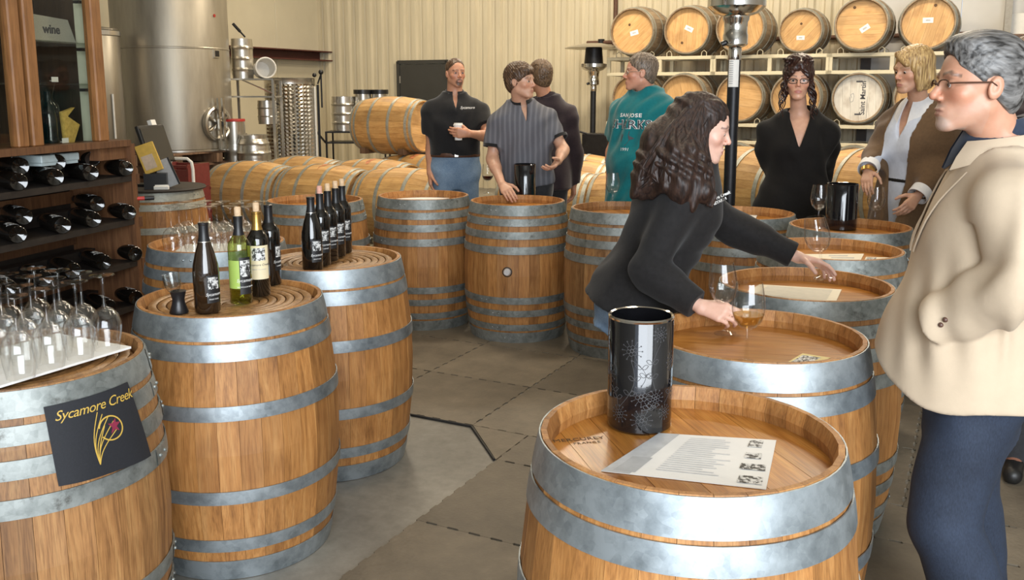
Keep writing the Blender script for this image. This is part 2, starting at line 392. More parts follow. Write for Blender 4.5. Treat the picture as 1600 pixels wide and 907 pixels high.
# ------------------------------------------------------------------ barrels
BH, RR, RB = 0.88, 0.302, 0.350
def brad(z):
    s = abs(z-BH/2)/(BH/2)
    return RB-(RB-RR)*(0.88*s**2+.12*s**3)
NST = 32
def stave_mesh(mat, key, cache={}):
    if key in cache: return cache[key]
    zs = [0, .03, .14, .27, .44, .61, .74, .85, BH]
    hw = pi/NST; vs = []; fs = []
    for z in zs:
        r = brad(z); ri = r-.027
        if z in (0, BH): ri = r-.012
        g = .0005/r; gi = .0005/ri
        vs += [(r*cos(hw-g), -r*sin(hw-g), z), (r*cos(hw-g), r*sin(hw-g), z), (ri*cos(hw-gi), ri*sin(hw-gi), z), (ri*cos(hw-gi), -ri*sin(hw-gi), z)]
    for i in range(len(zs)-1):
        for k in range(4): fs.append((i*4+k, i*4+(k+1) % 4, i*4+4+(k+1) % 4, i*4+4+k))
    fs += [(3,2,1,0), tuple(len(vs)-4+k for k in range(4))]
    me = MB().add(vs, fs).mesh('stave', mat); cache[key] = me; return me
HOOPS1 = [(.806,.878,0), (.742,.796,0), (.555,.602,0), (.278,.322,0), (.108,.152,0), (.002,.072,0)]
HOOPS2 = [(.815,.878,1), (.752,.797,1), (.672,.718,1), (.578,.626,1), (.262,.306,1), (.180,.222,1), (.086,.128,1), (.002,.074,1)]
HOOPS3 = [(.815,.878,1), (.752,.797,1), (.590,.636,1), (.245,.290,1), (.086,.128,1), (.002,.074,1)]
def hoop_mesh(z0, z1, riv, mat, cache={}):
    key = (z0, z1, riv, mat.name)
    if key in cache: return cache[key]
    mb = MB(); t = .0035
    pr = [(brad(z0)+.0005, z0), (brad(z0)+t, z0), (brad((z0+z1)/2)+t+.0005, (z0+z1)/2), (brad(z1)+t, z1), (brad(z1)+.0005, z1)]
    mb.lathe(pr, 64)
    zm = (z0+z1)/2; r = brad(zm)+t
    # lap joint with rivets
    lp = [(brad(z0)+t-.001, z0+.002), (brad(z0)+t+.002, z0+.002), (r+.002, zm), (brad(z1)+t+.002, z1-.002), (brad(z1)+t-.001, z1-.002)]
    mb.lathe(lp, 4, a0=-.10, a1=.12)
    if riv:
        for a in (-.045, .065): mb.sphere((( r+.003)*cos(a), (r+.003)*sin(a), zm), .0055, 6, 4)
    me = mb.mesh('hoop', mat, True, 30); cache[key] = me; return me
def head_boards(rad, mat, key, n=6, cache={}):
    k = (rad, key, n)
    if k in cache: return cache[k]
    rs = random.Random(n*13+len(key)); cuts = [-rad]
    ws = [rs.uniform(.75, 1.3) for _ in range(n)]; s = sum(ws)
    for w in ws: cuts.append(cuts[-1]+2*rad*w/s)
    out = []
    for a, b in zip(cuts[:-1], cuts[1:]):
        a += .0006; b -= .0006; pts = []
        m = 7
        for i in range(m+1):
            x = a+(b-a)*i/m; pts.append((x, -sqrt(max(0, rad*rad-x*x))))
        for i in range(m+1):
            x = b+(a-b)*i/m; pts.append((x, sqrt(max(0, rad*rad-x*x))))
        # grain runs along local Z of the board: build in YZ then lay flat
        me = MB().prism(pts, .02, Matrix(((1,0,0,0),(0,0,1,0),(0,1,0,0),(0,0,0,1)))).mesh('head_board', mat)
        out.append(me)
    cache[k] = out; return out
MAT['dark_hole'] = plain('bung_dark', (.03,.02,.015), rough=.6)
MAT['bung'] = plain('silicone_bung', (.62,.60,.60), rough=.4)
def ring_meshes(mat, cache={}):
    if 'r' in cache: return cache['r']
    out = []; n = 9; r0 = .268
    for k in range(n):
        ro = r0*(n-k)/n; ri = max(.001, r0*(n-k-1)/n+.004); z = -.012-.0015*k
        pr = [(ri, z-.012), (ri, z-.004), ((ri*2+ro)/3, z), ((ri+ro*2)/3, z), (ro, z-.004), (ro, z-.012)]
        out.append(MB().lathe(pr, 40, close=True).mesh('coil_ring', mat, True, 50))
    cache['r'] = out; return out
def barrel(label, pos, rot=(0,0,0), hoops=HOOPS1, stave='stave', head='head', hoop='hoop', top='head', spin=0.0, bung=None, group='standing barrel tables', scale=1.0, name='wine_barrel', both=False, boards=6, headrot=None, recess=.052):
    b = empty(name, pos, rot, label, 'barrel', group)
    b.scale = (scale,)*3
    sm = stave_mesh(MAT[stave], stave)
    for k in range(NST): inst('stave', sm, b, (0,0,0), (0,0,2*pi*k/NST+spin))
    for (z0, z1, rv) in hoops: inst('hoop', hoop_mesh(z0, z1, rv, MAT[hoop]), b, (0,0,0), (0,0,spin+random.uniform(-.35,.35) if rv else spin+2.6))
    hr = random.uniform(0, pi) if headrot is None else headrot
    # head boards are built lying: grain Z, width X, thickness Y -> rotate so thickness points down
    def put_boards(z, up):
        for me in head_boards(brad(.83)-.024, MAT[head], head, boards):
            R = Matrix.Rotation(hr, 3, 'Z') @ Matrix(((1,0,0),(0,0,1),(0,-1,0)))      # local Z -> world Y , local Y -> -Z
            if not up: R = Matrix.Rotation(hr, 3, 'Z') @ Matrix(((1,0,0),(0,0,-1),(0,1,0)))
            inst('head_board', me, b, (0,0,z), R.to_euler())
    if top == 'coil':
        for me in ring_meshes(MAT['coil']): inst('coil_ring', me, b, (0,0,BH))
        MB().lathe([(.001,BH-.04),(.285,BH-.04)], 32).build('head', MAT['coil'], b)
    else: put_boards(BH-recess, True)
    if both: put_boards(.05, False)
    else: MB().lathe([(.001,.05),(.28,.05)], 24).build('head_base', MAT[head], b)
    if bung is not None:
        e = MB(); R = Matrix.Rotation(bung, 3, 'Z') @ Matrix.Rotation(pi/2, 3, 'Y')
        e.lathe([(.001,0),(.032,0),(.032,.004),(.026,.006)], 16, R @ Vector((0,0,brad(.44)-.004))+Vector((0,0,.47)), R)
        e.build('bung_hole', MAT['dark_hole'], b)
        e = MB(); e.lathe([(.024,0),(.021,.016),(.017,.02),(.001,.02)], 16, R @ Vector((0,0,brad(.44)-.002))+Vector((0,0,.47)), R); e.build('bung', MAT['bung'], b, smooth=True)
    return b
MZ = .006
TAB = {}
TAB['A'] = barrel('oak barrel nearest the camera, a flowered black bucket and menu on it', (.361,1.769,MZ), hoops=HOOPS1, headrot=.25, spin=.05)
TAB['C'] = barrel('oak barrel just behind the nearest one, a single wine glass standing on it', (.702,2.541,MZ), headrot=1.35, spin=.02)
TAB['D'] = barrel('oak barrel beside the blazer man with a printed menu under the outstretched hand', (1.067,3.238,MZ), hoops=HOOPS2, hoop='hoop_old', headrot=1.5)
TAB['E'] = barrel('oak barrel with two cream menus, between the menu barrel and the black bucket barrel', (1.42,3.985,MZ), hoops=HOOPS2, hoop='hoop_old', headrot=.4)
TAB['F'] = barrel('oak barrel with a black bucket and two glasses, by the blond woman', (1.776,4.729,0), hoops=HOOPS2, hoop='hoop_old', headrot=.4)
TAB['G'] = barrel('oak barrel in front of the black sweater woman, one small paper on it', (1.33,5.25,0), hoops=HOOPS2, hoop='hoop_old', headrot=.4)
TAB['H'] = barrel('oak barrel with one empty glass in front of the teal shirt man', (.668,5.49,0), hoops=HOOPS2, stave='stave_worn', hoop='hoop_old', headrot=.2, spin=.3)
TAB['I'] = barrel('oak barrel with a white bung facing out and a plain black bucket on top', (.036,5.864,0), hoops=HOOPS2, hoop='hoop_old', headrot=.3, spin=-2.05, bung=-pi/2-.12-0.07)
TAB['J'] = barrel('oak barrel with a white sheet of paper on it before the black polo man', (-.603,6.166,0), hoops=HOOPS2, hoop='hoop_old', headrot=.2, spin=-2.1)
TAB['K'] = barrel('oak barrel with a coiled top carrying five dark bottles', (-.779,3.792,0), top='coil', spin=.1)
TAB['L'] = barrel('oak barrel with a coiled top carrying pale and dark bottles and an aerator', (-.962,3.045,0), top='coil', spin=.02)
TAB['M'] = barrel('oak barrel with a black logo banner and a crowd of upturned glasses', (-1.30,2.32,0), hoops=HOOPS2, hoop='hoop_old', stave='stave_worn', top='coil', spin=.2)
TAB['N'] = barrel('oak barrel with a white board of upturned glasses behind the bottle barrels', (-1.38,4.20,0), hoops=HOOPS2, hoop='hoop', headrot=.2, spin=-2.0)
TAB['O'] = barrel('bare oak barrel standing behind the five dark bottles', (-1.285,5.90,0), hoops=HOOPS3, hoop='hoop_old', headrot=.2)
TAB['P'] = barrel('oak barrel carrying the computer monitor and books beside the wine rack', (-2.57,6.57,0), hoops=HOOPS3, hoop='hoop_lying', headrot=.2, stave='stave')
def lying(label, c, z, axis, spin=0.0, stave='stave_new', head='head_pale', scale=1.0, group='barrels lying on their sides', both=True, hoops=HOOPS1, name='wine_barrel'):
    ax = Vector(axis).normalized()
    R = axis_mat(ax, Vector((0,0,1)))
    p = Vector((c[0], c[1], z)) - ax*BH/2*scale
    b = barrel(label, p, R.to_euler(), hoops=hoops, stave=stave, head=head, hoop='hoop_lying', spin=spin, both=both, scale=scale, group=group, name=name)
    return b
HOOPSL = [(.846,.879,0), (.790,.822,0), (.560,.596,0), (.284,.320,0), (.058,.090,0), (.001,.034,0)]
AX = DV
LY = [
 ((-2.62, 9.25), .53, 'pale oak barrel lying leftmost of the low row behind the bottles'),
 ((-1.80, 8.83), .53, 'pale lying oak barrel with a red wine stain, second from left'),
 ((-.97, 8.41), .53, 'pale lying oak barrel right behind the black polo man'),
 ((-2.25, 9.98), .53, 'pale oak barrel lying behind the leftmost lying barrel'),
 ((-1.43, 9.56), .53, 'pale oak barrel lying behind the wine stained one'),
 ((-1.05, 10.29), .53, 'pale oak barrel lying deepest, under the raised barrel'),
 ((.36, 8.35), .53, 'pale lying oak barrel seen between the striped polo and teal shirt men'),
 ((1.12, 8.0), .53, 'pale oak barrel lying behind the teal shirt man'),
 ((.62, 9.45), .53, 'pale oak barrel lying in the second row left of the teal shirt'),
 ((1.44, 9.03), .53, 'pale oak barrel lying behind the heater pole in the second row'),
 ((.75, 10.35), .53, 'pale oak barrel lying in the third row near the slim heater'),
]
def stain(b, z0, z1, a, wd, seed, mat):
    rs = random.Random(seed); vs = []; fs = []; n = 12
    for i in range(n+1):
        an = a+wd*(i/n-.5)
        lo = z0+rs.uniform(0,.04)+.5*(z1-z0)*abs(2*i/n-1)**2*rs.uniform(.4,1); hi = z1-rs.uniform(0,.04)-.3*(z1-z0)*abs(2*i/n-1)**2*rs.uniform(.3,1)
        for j in range(3):
            z = lo+(hi-lo)*j/2; r = brad(z)+.0012; vs.append((r*cos(an), r*sin(an), z))
    for i in range(n):
        for j in range(2): fs.append((i*3+j, i*3+j+1, i*3+4+j, i*3+3+j))
    MB().add(vs, fs).build('wine_stain', mat, b)
MAT['stain'] = plain('wine_stain', (.46,.17,.065), rough=.6, var=.35, scale=16)
for k, (c, z, lb) in enumerate(LY):
    bb = lying(lb, c, z, AX, spin=k*.37, hoops=HOOPSL)
    if k in (1, 4, 5): stain(bb, .37, .50, -.5, 2.0, k, MAT['stain'])
lying('pale oak barrel raised on others, left of the black polo man', (-1.36, 10.55), 1.19, AX, spin=1.1, scale=.95, hoops=HOOPSL)
lying('pale oak barrel lying left of the black sweater woman', (1.84, 7.15), .80, (.55,-.83,0), spin=.5, hoops=HOOPSL)
sb_ = lying('pale stained oak barrel lying right of the black sweater woman', (2.80, 6.9), .80, (.45,-.89,0), spin=.9, hoops=HOOPSL)
lying('pale oak barrel lying behind the blond woman', (3.62, 7.2), .80, (.5,-.86,0), spin=.2, hoops=HOOPSL)
stain(sb_, .33, .55, -.2, 1.6, 9, MAT['stain'])
# ------------------------------------------------------------------ barrel racks against the back wall
RK0 = Vector((3.32, 11.66, 0))
RT = [-1.92, -1.20, -.47, .26, .985, 1.71]
ROWZ = [2.38, 1.50, .60]
words_row = ['top', 'middle', 'bottom']
names6 = ['leftmost', 'second from left', 'third from left', 'fourth from left', 'fifth from left', 'rightmost']
MAT['card'] = plain('white_card', (.8,.79,.75), rough=.6, var=.03)
MAT['stencil'] = plain('stencil_ink', (.10,.05,.02), rough=.7)
for r, zc in enumerate(ROWZ):
    for k, t in enumerate(RT):
        sc = .86 if (r == 0 and k == 3) else 1.0
        z = zc-.35*(1-sc)
        hp = RK0 + DV*t + (WV*.12 if (r+k) % 2 else Vector((0,0,0)))
        c = hp + WV*.44*sc
        white = (r == 1 and k == 4) or (r == 2 and k == 4)
        b = lying(f'{"whitewashed-head" if white else "pale-head"} oak barrel, {names6[k]} in the {words_row[r]} row of the wall racks', (c.x, c.y), z, -WV, spin=k*.7+r, stave='stave_side', head='head_white' if white else 'head_pale', scale=sc, group='barrels on the wall racks', both=False, hoops=HOOPSL)
        # white tag card on the head (local +Z is the head side; local X is up)
        if r == 0:
            cards = [(-.02,-.02), (.02,-.02), (.0,.05), (-.1,.0), (-.05,-.04), (.03,.0)][k]
            rot = [.25, -.45, .1, 0, .6, 0][k]
            R = Matrix.Rotation(rot, 3, 'Z')
            MB().box((0,0,0), (.062,.115,.002), R).build('tag_card', MAT['card'], b, (cards[0], cards[1], BH-.0505))
            MB().box((0,0,0), (.02,.05,.0005), R).build('tag_print', MAT['ink_grey'], b, (cards[0], cards[1], BH-.0492))
            bx = [(.09,.05),(-.16,.07),(.1,0),(.1,0),(.2,.09),(.2,-.07)][k]
            MB().lathe([(.001,0),(.018,0),(.016,.004),(.001,.004)], 12).build('bung', MAT['stencil'], b, (bx[0], bx[1], BH-.052))
        if white:
            # local axes on the head: X up, Y to the left or right -> lettering runs upward
            lt = text_mesh('Saint Martin', .085, MAT['ink'], .0004, bold=.001)
            inst('lettering', lt, b, (0, -.055, BH-.0505), (0, 0, 0))
            for s in (-1, 1): MB().box((s*.20, -.005, 0), (.018, .075, .002)).build('clamp_mark', MAT['ink'], b, (0,0,BH-.051))
            q = MB()
            for s in range(4): q.box((-.13+s*.01, -.105, 0), (.30-s*.05, .004, .0006), None); 
            q.build('underline', MAT['ink_grey'], b, (0,0,BH-.0505))
            q = MB(); q.tube([(.0,.075,0),(.04,.09,0),(.06,.06,0),(.02,.05,0),(-.04,.06,0),(-.05,.09,0),(.01,.10,0)], .003, 5); q.build('emblem', MAT['ink_grey'], b, (0,0,BH-.0505))
def rack(ta, tb, ztop, zlow, label, floor=False):
    w0 = ta-.40; w1 = tb+.40; W = w1-w0
    p = RK0 + DV*w0
    rk = empty('barrel_rack', (p.x, p.y, zlow), (0,0,BR), label, 'barrel rack', 'steel barrel racks')
    h = ztop-zlow; q = .045
    for y in (.16, .70):
        MB().box((W/2, y, h-q/2), (W, q, q), bev=.004).build('rail', MAT['cream_paint'], rk)
        MB().box((W/2, y, q/2), (W, q, q), bev=.004).build('rail', MAT['cream_paint'], rk)
        for x in (q/2, W/2, W-q/2): MB().box((x, y, h/2), (q*1.1, q*.96, h-2*q), bev=.003).build('post', MAT['cream_paint'], rk)
        for xb in (ta-w0, tb-w0):
            for s in (-1, 1):
                MB().tube([(xb+s*.20, y, h-.01), (xb+s*.205, y, h+.045), (xb+s*.235, y, h+.07), (xb+s*.27, y, h+.045), (xb+s*.27, y, h-.01)], .006, 6).build('saddle_wire', MAT['cream_paint'], rk)
    for x in (q/2, W-q/2):
        MB().box((x, .43, h-q/2), (q*.95, .54, q*.95)).build('tie', MAT['cream_paint'], rk)
        MB().box((x, .43, q/2), (q*.95, .54, q*.95)).build('tie', MAT['cream_paint'], rk)
for (a, b, nm) in ((0,1,'left'), (2,3,'middle'), (4,5,'right')):
    rack(RT[a], RT[b], 2.045, 1.79, f'cream steel rack under the top barrels, {nm} of the three')
    rack(RT[a], RT[b], 1.165, .895, f'cream steel rack under the middle row of barrels, {nm} of the three')
    rack(RT[a], RT[b], .265, .0, f'cream steel rack on the floor under the bottom barrels, {nm} of the three')
# low racks that carry the lying barrels
def low_rack(c, axis, top, label, gap=.5):
    ax = Vector(axis).normalized(); rz = atan2(ax.y, ax.x)
    rk = empty('barrel_rack', (c[0], c[1], 0), (0,0,rz), label, 'barrel rack', 'low floor racks')
    for x in (-.22, .22):
        MB().box((x, 0, top-.03), (.05, .62, .05)).build('rail', MAT['cream_paint'], rk)
        MB().box((x, 0, .025), (.05, .62, .05)).build('rail', MAT['cream_paint'], rk)
        for y in (-.28, .28): MB().box((x, y, top/2), (.048, .05, top-.08)).build('post', MAT['cream_paint'], rk)
        for y in (-.2, .2): MB().box((x, y, top+.012), (.05, .05, .055), Matrix.Rotation(0.6 if y < 0 else -.6, 3, 'X')).build('saddle', MAT['cream_paint'], rk)
short = ['leftmost lying barrel', 'wine stained second lying barrel', 'lying barrel behind the black polo man', 'barrel behind the leftmost lying one', 'barrel behind the wine stained one', 'deepest barrel below the raised one', 'barrel between the striped polo and teal shirt men', 'barrel behind the teal shirt man', 'second row barrel left of the teal shirt', 'second row barrel behind the heater pole', 'third row barrel near the slim heater']
for k, (c_, z, lb) in enumerate(LY): low_rack(c_, AX, z-.345, 'low cream rack under the '+short[k])
for c_, ax in (((1.84,7.15),(.55,-.83,0)), ((2.80,6.9),(.45,-.89,0)), ((3.62,7.2),(.5,-.86,0))):
    low_rack(c_, ax, .455, {1.84:'tall cream rack holding the barrel left of the black sweater woman', 2.80:'tall cream rack holding the stained barrel right of the black sweater woman', 3.62:'tall cream rack holding the barrel behind the blond woman'}[c_[0]])
# chocks that hold the raised barrel
for s, nm in ((-1,'left'), (1,'right')):
    p = Vector((-1.36, 10.55, .875)) + DV*s*.26
    q = MB(); q.prism([(-.26,0),(.26,0),(.26,.07),(.12,.015),(-.12,.015),(-.26,.07)], .08, Matrix(((0,0,1,-.04),(1,0,0,0),(0,1,0,0),(0,0,0,1))))
    setp(q.build('cradle', MAT['pallet'], None, p, (0,0,BR)), f'wooden cradle under the raised barrel, {nm} one', 'barrel cradle')
# ------------------------------------------------------------------ tanks and cellar equipment on the left
def lathe_obj(name, prof, n, mat, parent, loc=(0,0,0), rot=(0,0,0), **kw):
    return MB().lathe(prof, n, **kw).build(name, mat, parent, loc, rot, smooth=True)
tp = (-4.22, 11.5); ZB = .86
tk = empty('steel_tank', (tp[0], tp[1], ZB), (0,0,0), 'tall brushed steel fermentation tank on stacked pallets', 'tank')
R_ = .685
lathe_obj('shell', [(.001,.0),(R_-.03,.0),(R_,.03),(R_,3.4),(R_-.02,3.44),(.001,3.44)], 64, MAT['steel_tank'], tk)
for z in (1.23, 2.5): lathe_obj('weld_seam', [(R_,z-.012),(R_+.006,z-.006),(R_+.006,z+.006),(R_,z+.012)], 64, MAT['steel_tank'], tk)
lathe_obj('base_ring', [(R_-.01,.0),(R_+.012,.0),(R_+.012,.02),(R_,.025)], 64, MAT['steel'], tk)
# manway wheel on the right front
def tdir(o): return (Vector((.344,-.939,0))*sqrt(1-o*o)+Vector((.939,.344,0))*o).normalized()
md = tdir(.68); Rm = axis_mat(md, (0,0,1)); mc = md*(R_-.02)+Vector((0,0,.33))
mw = empty('manway', mc, Rm.to_euler()); mw.parent = tk
lathe_obj('door_ring', [(.19,0),(.215,.01),(.215,.06),(.19,.07),(.17,.06),(.17,.03),(.001,.03)], 32, MAT['steel'], mw)
for k in range(6):
    a = k*pi/3; MB().box((.085*cos(a), .085*sin(a), .06), (.16, .022, .02), zrot(a)).build('spoke', MAT['steel'], mw)
MB().lathe([(.001,.06),(.03,.06),(.03,.10),(.001,.10)], 12).build('hub', MAT['black_metal'], mw)
MB().box((.0,.03,.10), (.62,.03,.03)).build('clamp_bar', MAT['steel'], mw)
MB().box((.0,-.04,.10), (.62,.03,.03)).build('clamp_bar', MAT['steel'], mw)
# thermometer box and a red dot
th = tdir(.74)
MB().box((0,0,0), (.10,.10,.02)).build('gauge', MAT['steel'], tk, th*(R_+.005)+Vector((0,0,1.17)), axis_mat(th,(0,0,1)).to_euler())
MB().box((0,0,.012), (.07,.07,.004)).build('gauge_face', MAT['black_plastic'], tk, th*(R_+.005)+Vector((0,0,1.17)), axis_mat(th,(0,0,1)).to_euler())
MAT['red'] = plain('red_paint', (.40,.025,.018), rough=.45)
MB().lathe([(.001,0),(.02,0),(.02,.004),(.001,.004)], 12).build('sticker', MAT['red'], tk, th*(R_+.002)+Vector((-.0,0,1.62)), axis_mat(th,(0,0,1)).to_euler())
vz = MB(); vd = tdir(.93); vz.tube([vd*R_+Vector((0,0,.12)), vd*(R_+.16)+Vector((0,0,.12))], .035, 10); vz.tube([vd*(R_+.16)+Vector((0,0,.06)), vd*(R_+.16)+Vector((0,0,.2))], .05, 10); vz.build('outlet_valve', MAT['steel'], tk, smooth=True)
MB().tube([vd*(R_+.16)+Vector((0,0,.2)), vd*(R_+.1)+Vector((-.10,0,.36))], .014, 8).build('valve_handle', MAT['black_plastic'], tk)
t2 = empty('steel_tank', (-4.72, 10.5, .95), (0,0,0), 'narrow steel tank standing behind the glass cabinet', 'tank')
lathe_obj('shell', [(.001,0),(.26,0),(.27,.02),(.27,1.30),(.25,1.33),(.001,1.36)], 40, MAT['steel_tank'], t2)
lathe_obj('lid_rim', [(.27,1.24),(.285,1.25),(.285,1.30),(.27,1.31)], 40, MAT['steel'], t2)
lathe_obj('sight_tube', [(.001,0),(.012,0),(.012,.5),(.001,.5)], 8, MAT['white_paint'], t2, (.235,-.16,.1))
MB().box((.04,-.275,1.18), (.16,.01,.1)).build('plate', MAT['black_metal'], t2)
def pallet_stack(c, n, label, rz=BR, w=1.15, d=1.05):
    for k in range(n):
        p = empty('wooden_pallet', (c[0], c[1], k*.143), (0,0,rz), f'{label}, {["lowest","second","third","fourth","fifth","topmost"][k if k < n-1 else 5]} of the stack', 'pallet', 'stacked pallets')
        for x in (-.42,-.21,0,.21,.42): MB().box((x*w, 0, .132), (.13, d, .02)).build('deck_board', MAT['pallet'], p)
        for y in (-.45, 0, .45): MB().box((0, y*d, .066), (w, .1, .11)).build('stringer', MAT['pallet'], p)
        for x in (-.4, 0, .4): MB().box((x*w, 0, .006), (.12, d, .011)).build('bottom_board', MAT['pallet'], p)
pallet_stack((tp[0], tp[1]), 6, 'dark worn pallet under the tall tank', w=1.42, d=1.42)
pallet_stack((-4.75, 10.35), 6, 'worn pallet under the narrow tank', w=.62, d=.62)
sp = MB(); sp.box((0,0,0), (.5,.5,.09)); setp(sp.build('support_block', MAT['pallet'], None, (-4.73,10.45,.904), (0,0,BR)), 'wooden block between the pallets and the narrow tank', 'wood block')
# red crates by the pallets, white loop handle of a hand truck
MAT['red_crate'] = plain('dark_red_crate', (.16,.025,.02), rough=.55, var=.2)
for k in range(4):
    cr = empty('crate', (-3.16, 8.7, k*.225), (0,0,BR+.1), f'dark red plastic crate beside the hand truck, {["lowest","second","third","top"][k]} of four', 'crate', 'red crates')
    for s in (-1,1):
        MB().box((s*.19,0,.115), (.02,.3,.22)).build('side', MAT['red_crate'], cr); MB().box((0,s*.14,.09), (.36,.02,.17)).build('side', MAT['red_crate'], cr)
        MB().box((0,s*.145,.205), (.40,.026,.025)).build('lip', MAT['red_crate'], cr)
    MB().box((0,0,.012), (.38,.28,.02)).build('base', MAT['red_crate'], cr)
ht = empty('hand_truck', (-2.93, 8.05, 0), (0,0,-.3), 'white tubular hand truck standing behind the monitor barrel', 'hand truck')
MB().tube([(-.12,0,.1),(-.12,0,.90),(-.11,0,.96),(-.07,0,.99),(.07,0,.99),(.11,0,.96),(.12,0,.90),(.12,0,.1)], .014, 8).build('frame', MAT['white_paint'], ht, smooth=True)
for z in (.35,.7): MB().tube([(-.12,0,z),(.12,0,z)], .011, 8).build('cross_bar', MAT['white_paint'], ht)
MB().box((0,-.1,.012), (.36,.2,.012)).build('toe_plate', MAT['white_paint'], ht)
for s in (-1,1): MB().lathe([(.03,-.02),(.1,-.025),(.11,0),(.1,.025),(.03,.02)], 20, (s*.16,.05,.11), Matrix.Rotation(pi/2,3,'Y'), close=True).build('wheel', MAT['black_plastic'], ht, smooth=True)
# dimpled tank
p = at(457, 240, 12.6); dz0 = .55
dt = empty('dimple_jacket_tank', (p.x, 12.6, .45), (0,0,0), 'open steel tank with a dimpled cooling jacket by the corner', 'tank')
RD = .335; HT = 1.31
def dimple_mesh():
    n, m = 72, 46; vs = []; fs = []
    for i in range(m+1):
        for k in range(n):
            a = 2*pi*(k+.5*(i % 2))/n; r = RD+(.006 if (k % 2) == 0 else -.006)
            vs.append((r*cos(a), r*sin(a), .05+(HT-.13)*i/m))
    for i in range(m):
        for k in range(n): fs.append((i*n+k, i*n+(k+1) % n, (i+1)*n+(k+1) % n, (i+1)*n+k))
    return MB().add(vs, fs).mesh('jacket', MAT['chrome'], False)
inst('jacket', dimple_mesh(), dt)
lathe_obj('rim', [(RD-.005,HT-.09),(RD+.004,HT-.08),(RD+.004,HT-.01),(RD+.012,HT),(RD-.004,HT)], 48, MAT['steel'], dt)
lathe_obj('floor_pan', [(.001,.04),(RD-.006,.04),(RD-.006,HT-.02)], 32, MAT['steel'], dt)
for k in range(3):
    a = 2.1*k+.5; MB().tube([((RD-.04)*cos(a),(RD-.04)*sin(a),.06),((RD-.02)*cos(a),(RD-.02)*sin(a),-.45)], .02, 8).build('leg', MAT['steel'], dt)
MB().box((RD+.02,-.06,.62), (.02,.03,1.15)).build('sight_strip', MAT['white_paint'], dt)
MB().box((RD+.05,-.02,.62), (.03,.03,1.2)).build('guide_post', MAT['black_metal'], dt)
pu = empty('winch', (RD+.1,-.02,HT-.02)); pu.parent = dt
MB().tube([(-.05,0,-.06),(0,0,.07),(.0,0,-.38)], .012, 8).build('arm', MAT['black_metal'], pu)
MB().sphere((.0,0,.1), .035).build('knob', MAT['black_plastic'], pu, smooth=True); MB().sphere((-.09,0,.06), .03).build('knob', MAT['black_plastic'], pu, smooth=True)
def keg(label, loc, r, h, bands=3, rot=0, bulge=0.0, mat='steel', red=False, group='steel kegs'):
    k = empty('keg', loc, (0,0,rot), label, 'keg', group)
    pr = [(.001,.03),(r-.03,.03),(r-.01,.045)]
    for i in range(25):
        t = i/24; z = .045+(h-.09)*t; rr = r+bulge*(1-(2*t-1)**2)
        ph = (t*bands) % 1
        if .44 < ph < .56: rr += .008
        pr.append((rr, z))
    pr += [(r-.01,h-.045),(r-.03,h-.03),(.001,h-.03)]
    lathe_obj('shell', pr, 40, MAT[mat], k)
    for z0, z1 in ((0,.05),(h-.05,h)): lathe_obj('chime', [(r-.012,z0),(r-.004,z0),(r-.004,z1),(r-.012,z1)], 40, MAT[mat], k, close=True)
    if red: lathe_obj('lid', [(.001,h+.02),(r,h+.02),(r+.004,h+.01),(r+.004,h-.01)], 32, MAT['red'], k)
    else: lathe_obj('valve', [(.03,h-.03),(.03,h+.005),(.001,h+.01)], 12, MAT[mat], k)
    return k
# shelving of kegs between tank and dimpled tank
SY = 11.95
def sx(px, py=120): return at(px, py, SY).x
def sz(py): return at(400, py, SY).z
sh = empty('steel_shelf', (sx(398), SY, 0), (0,0,0), 'light steel shelf unit holding kegs beside the dimpled tank', 'shelf')
w2 = (sx(432)-sx(364))/2
for y in (-.2,.2):
    for s in (-1,1): MB().box((s*w2, y, sz(123)/2), (.03,.03,sz(123)-.005)).build('post', MAT['steel'], sh)
for z in (sz(123), sz(150), .3): MB().box((0,0,z-.01), (2*w2+.03,.44,.02)).build('shelf_board', MAT['steel'], sh)
MB().tube([(-.1,-.21,sz(123)-.02),(w2,-.21,sz(146))], .01, 6).build('brace', MAT['steel'], sh)
keg('tall ribbed steel drum on the top shelf board', (sx(380), SY, sz(123)), .135, sz(61)-sz(123), 3)
wbk = empty('white_bucket', (sx(413), SY-.02, sz(123)+.125), (pi/2-.1,0,.5), 'white plastic bucket lying on the shelf unit', 'bucket')
lathe_obj('wall', [(.001,-.13),(.11,-.13),(.125,.13),(.117,.13),(.103,-.12),(.001,-.12)], 28, MAT['white_paint'], wbk)
lathe_obj('rim', [(.125,.10),(.135,.11),(.135,.13),(.124,.135)], 28, MAT['white_paint'], wbk)
keg('dark capped steel cylinder on the lower shelf board', (sx(415), SY, sz(150)-.36), .12, .3, 2)
keg('slim steel cylinder with a red lid, under the kegs shelf', (sx(380), SY-.5, .5), .135, .72, 1, red=True)
keg('round bellied steel keg below the dimpled tank', (sx(416)-.02, SY-.65, .50), .17, .55, 4, bulge=.035)
bl = empty('keg_stand', (sx(398), SY-.55, 0), (0,0,0), 'low steel stand under the bellied keg and red lidded cylinder', 'stand')
MB().box((0,0,.485), (.86,.6,.03)).build('top_plate', MAT['black_metal'], bl)
for x in (-.4,.4):
    for y in (-.27,.27): MB().box((x,y,.235), (.04,.04,.47)).build('leg', MAT['steel'], bl)
for x in (-.02,.17,.36): MB().tube([(x,-.32,.48),(x,-.32,.75)], .012, 6).build('guard_rod', MAT['steel'], bl)
MB().tube([(-.02,-.32,.62),(.36,-.32,.62)], .012, 6).build('guard_rail', MAT['steel'], bl)
pd = MB(); a = at(383, 58, SY); b2 = at(364, 37, SY); pd.tube([a, a*.6+b2*.4], .012, 6); pd.tube([a*.6+b2*.4, b2], .02, 6)
setp(pd.build('paddle', MAT['black_metal'], None), 'dark paddle handle sticking out of the ribbed drum', 'paddle')
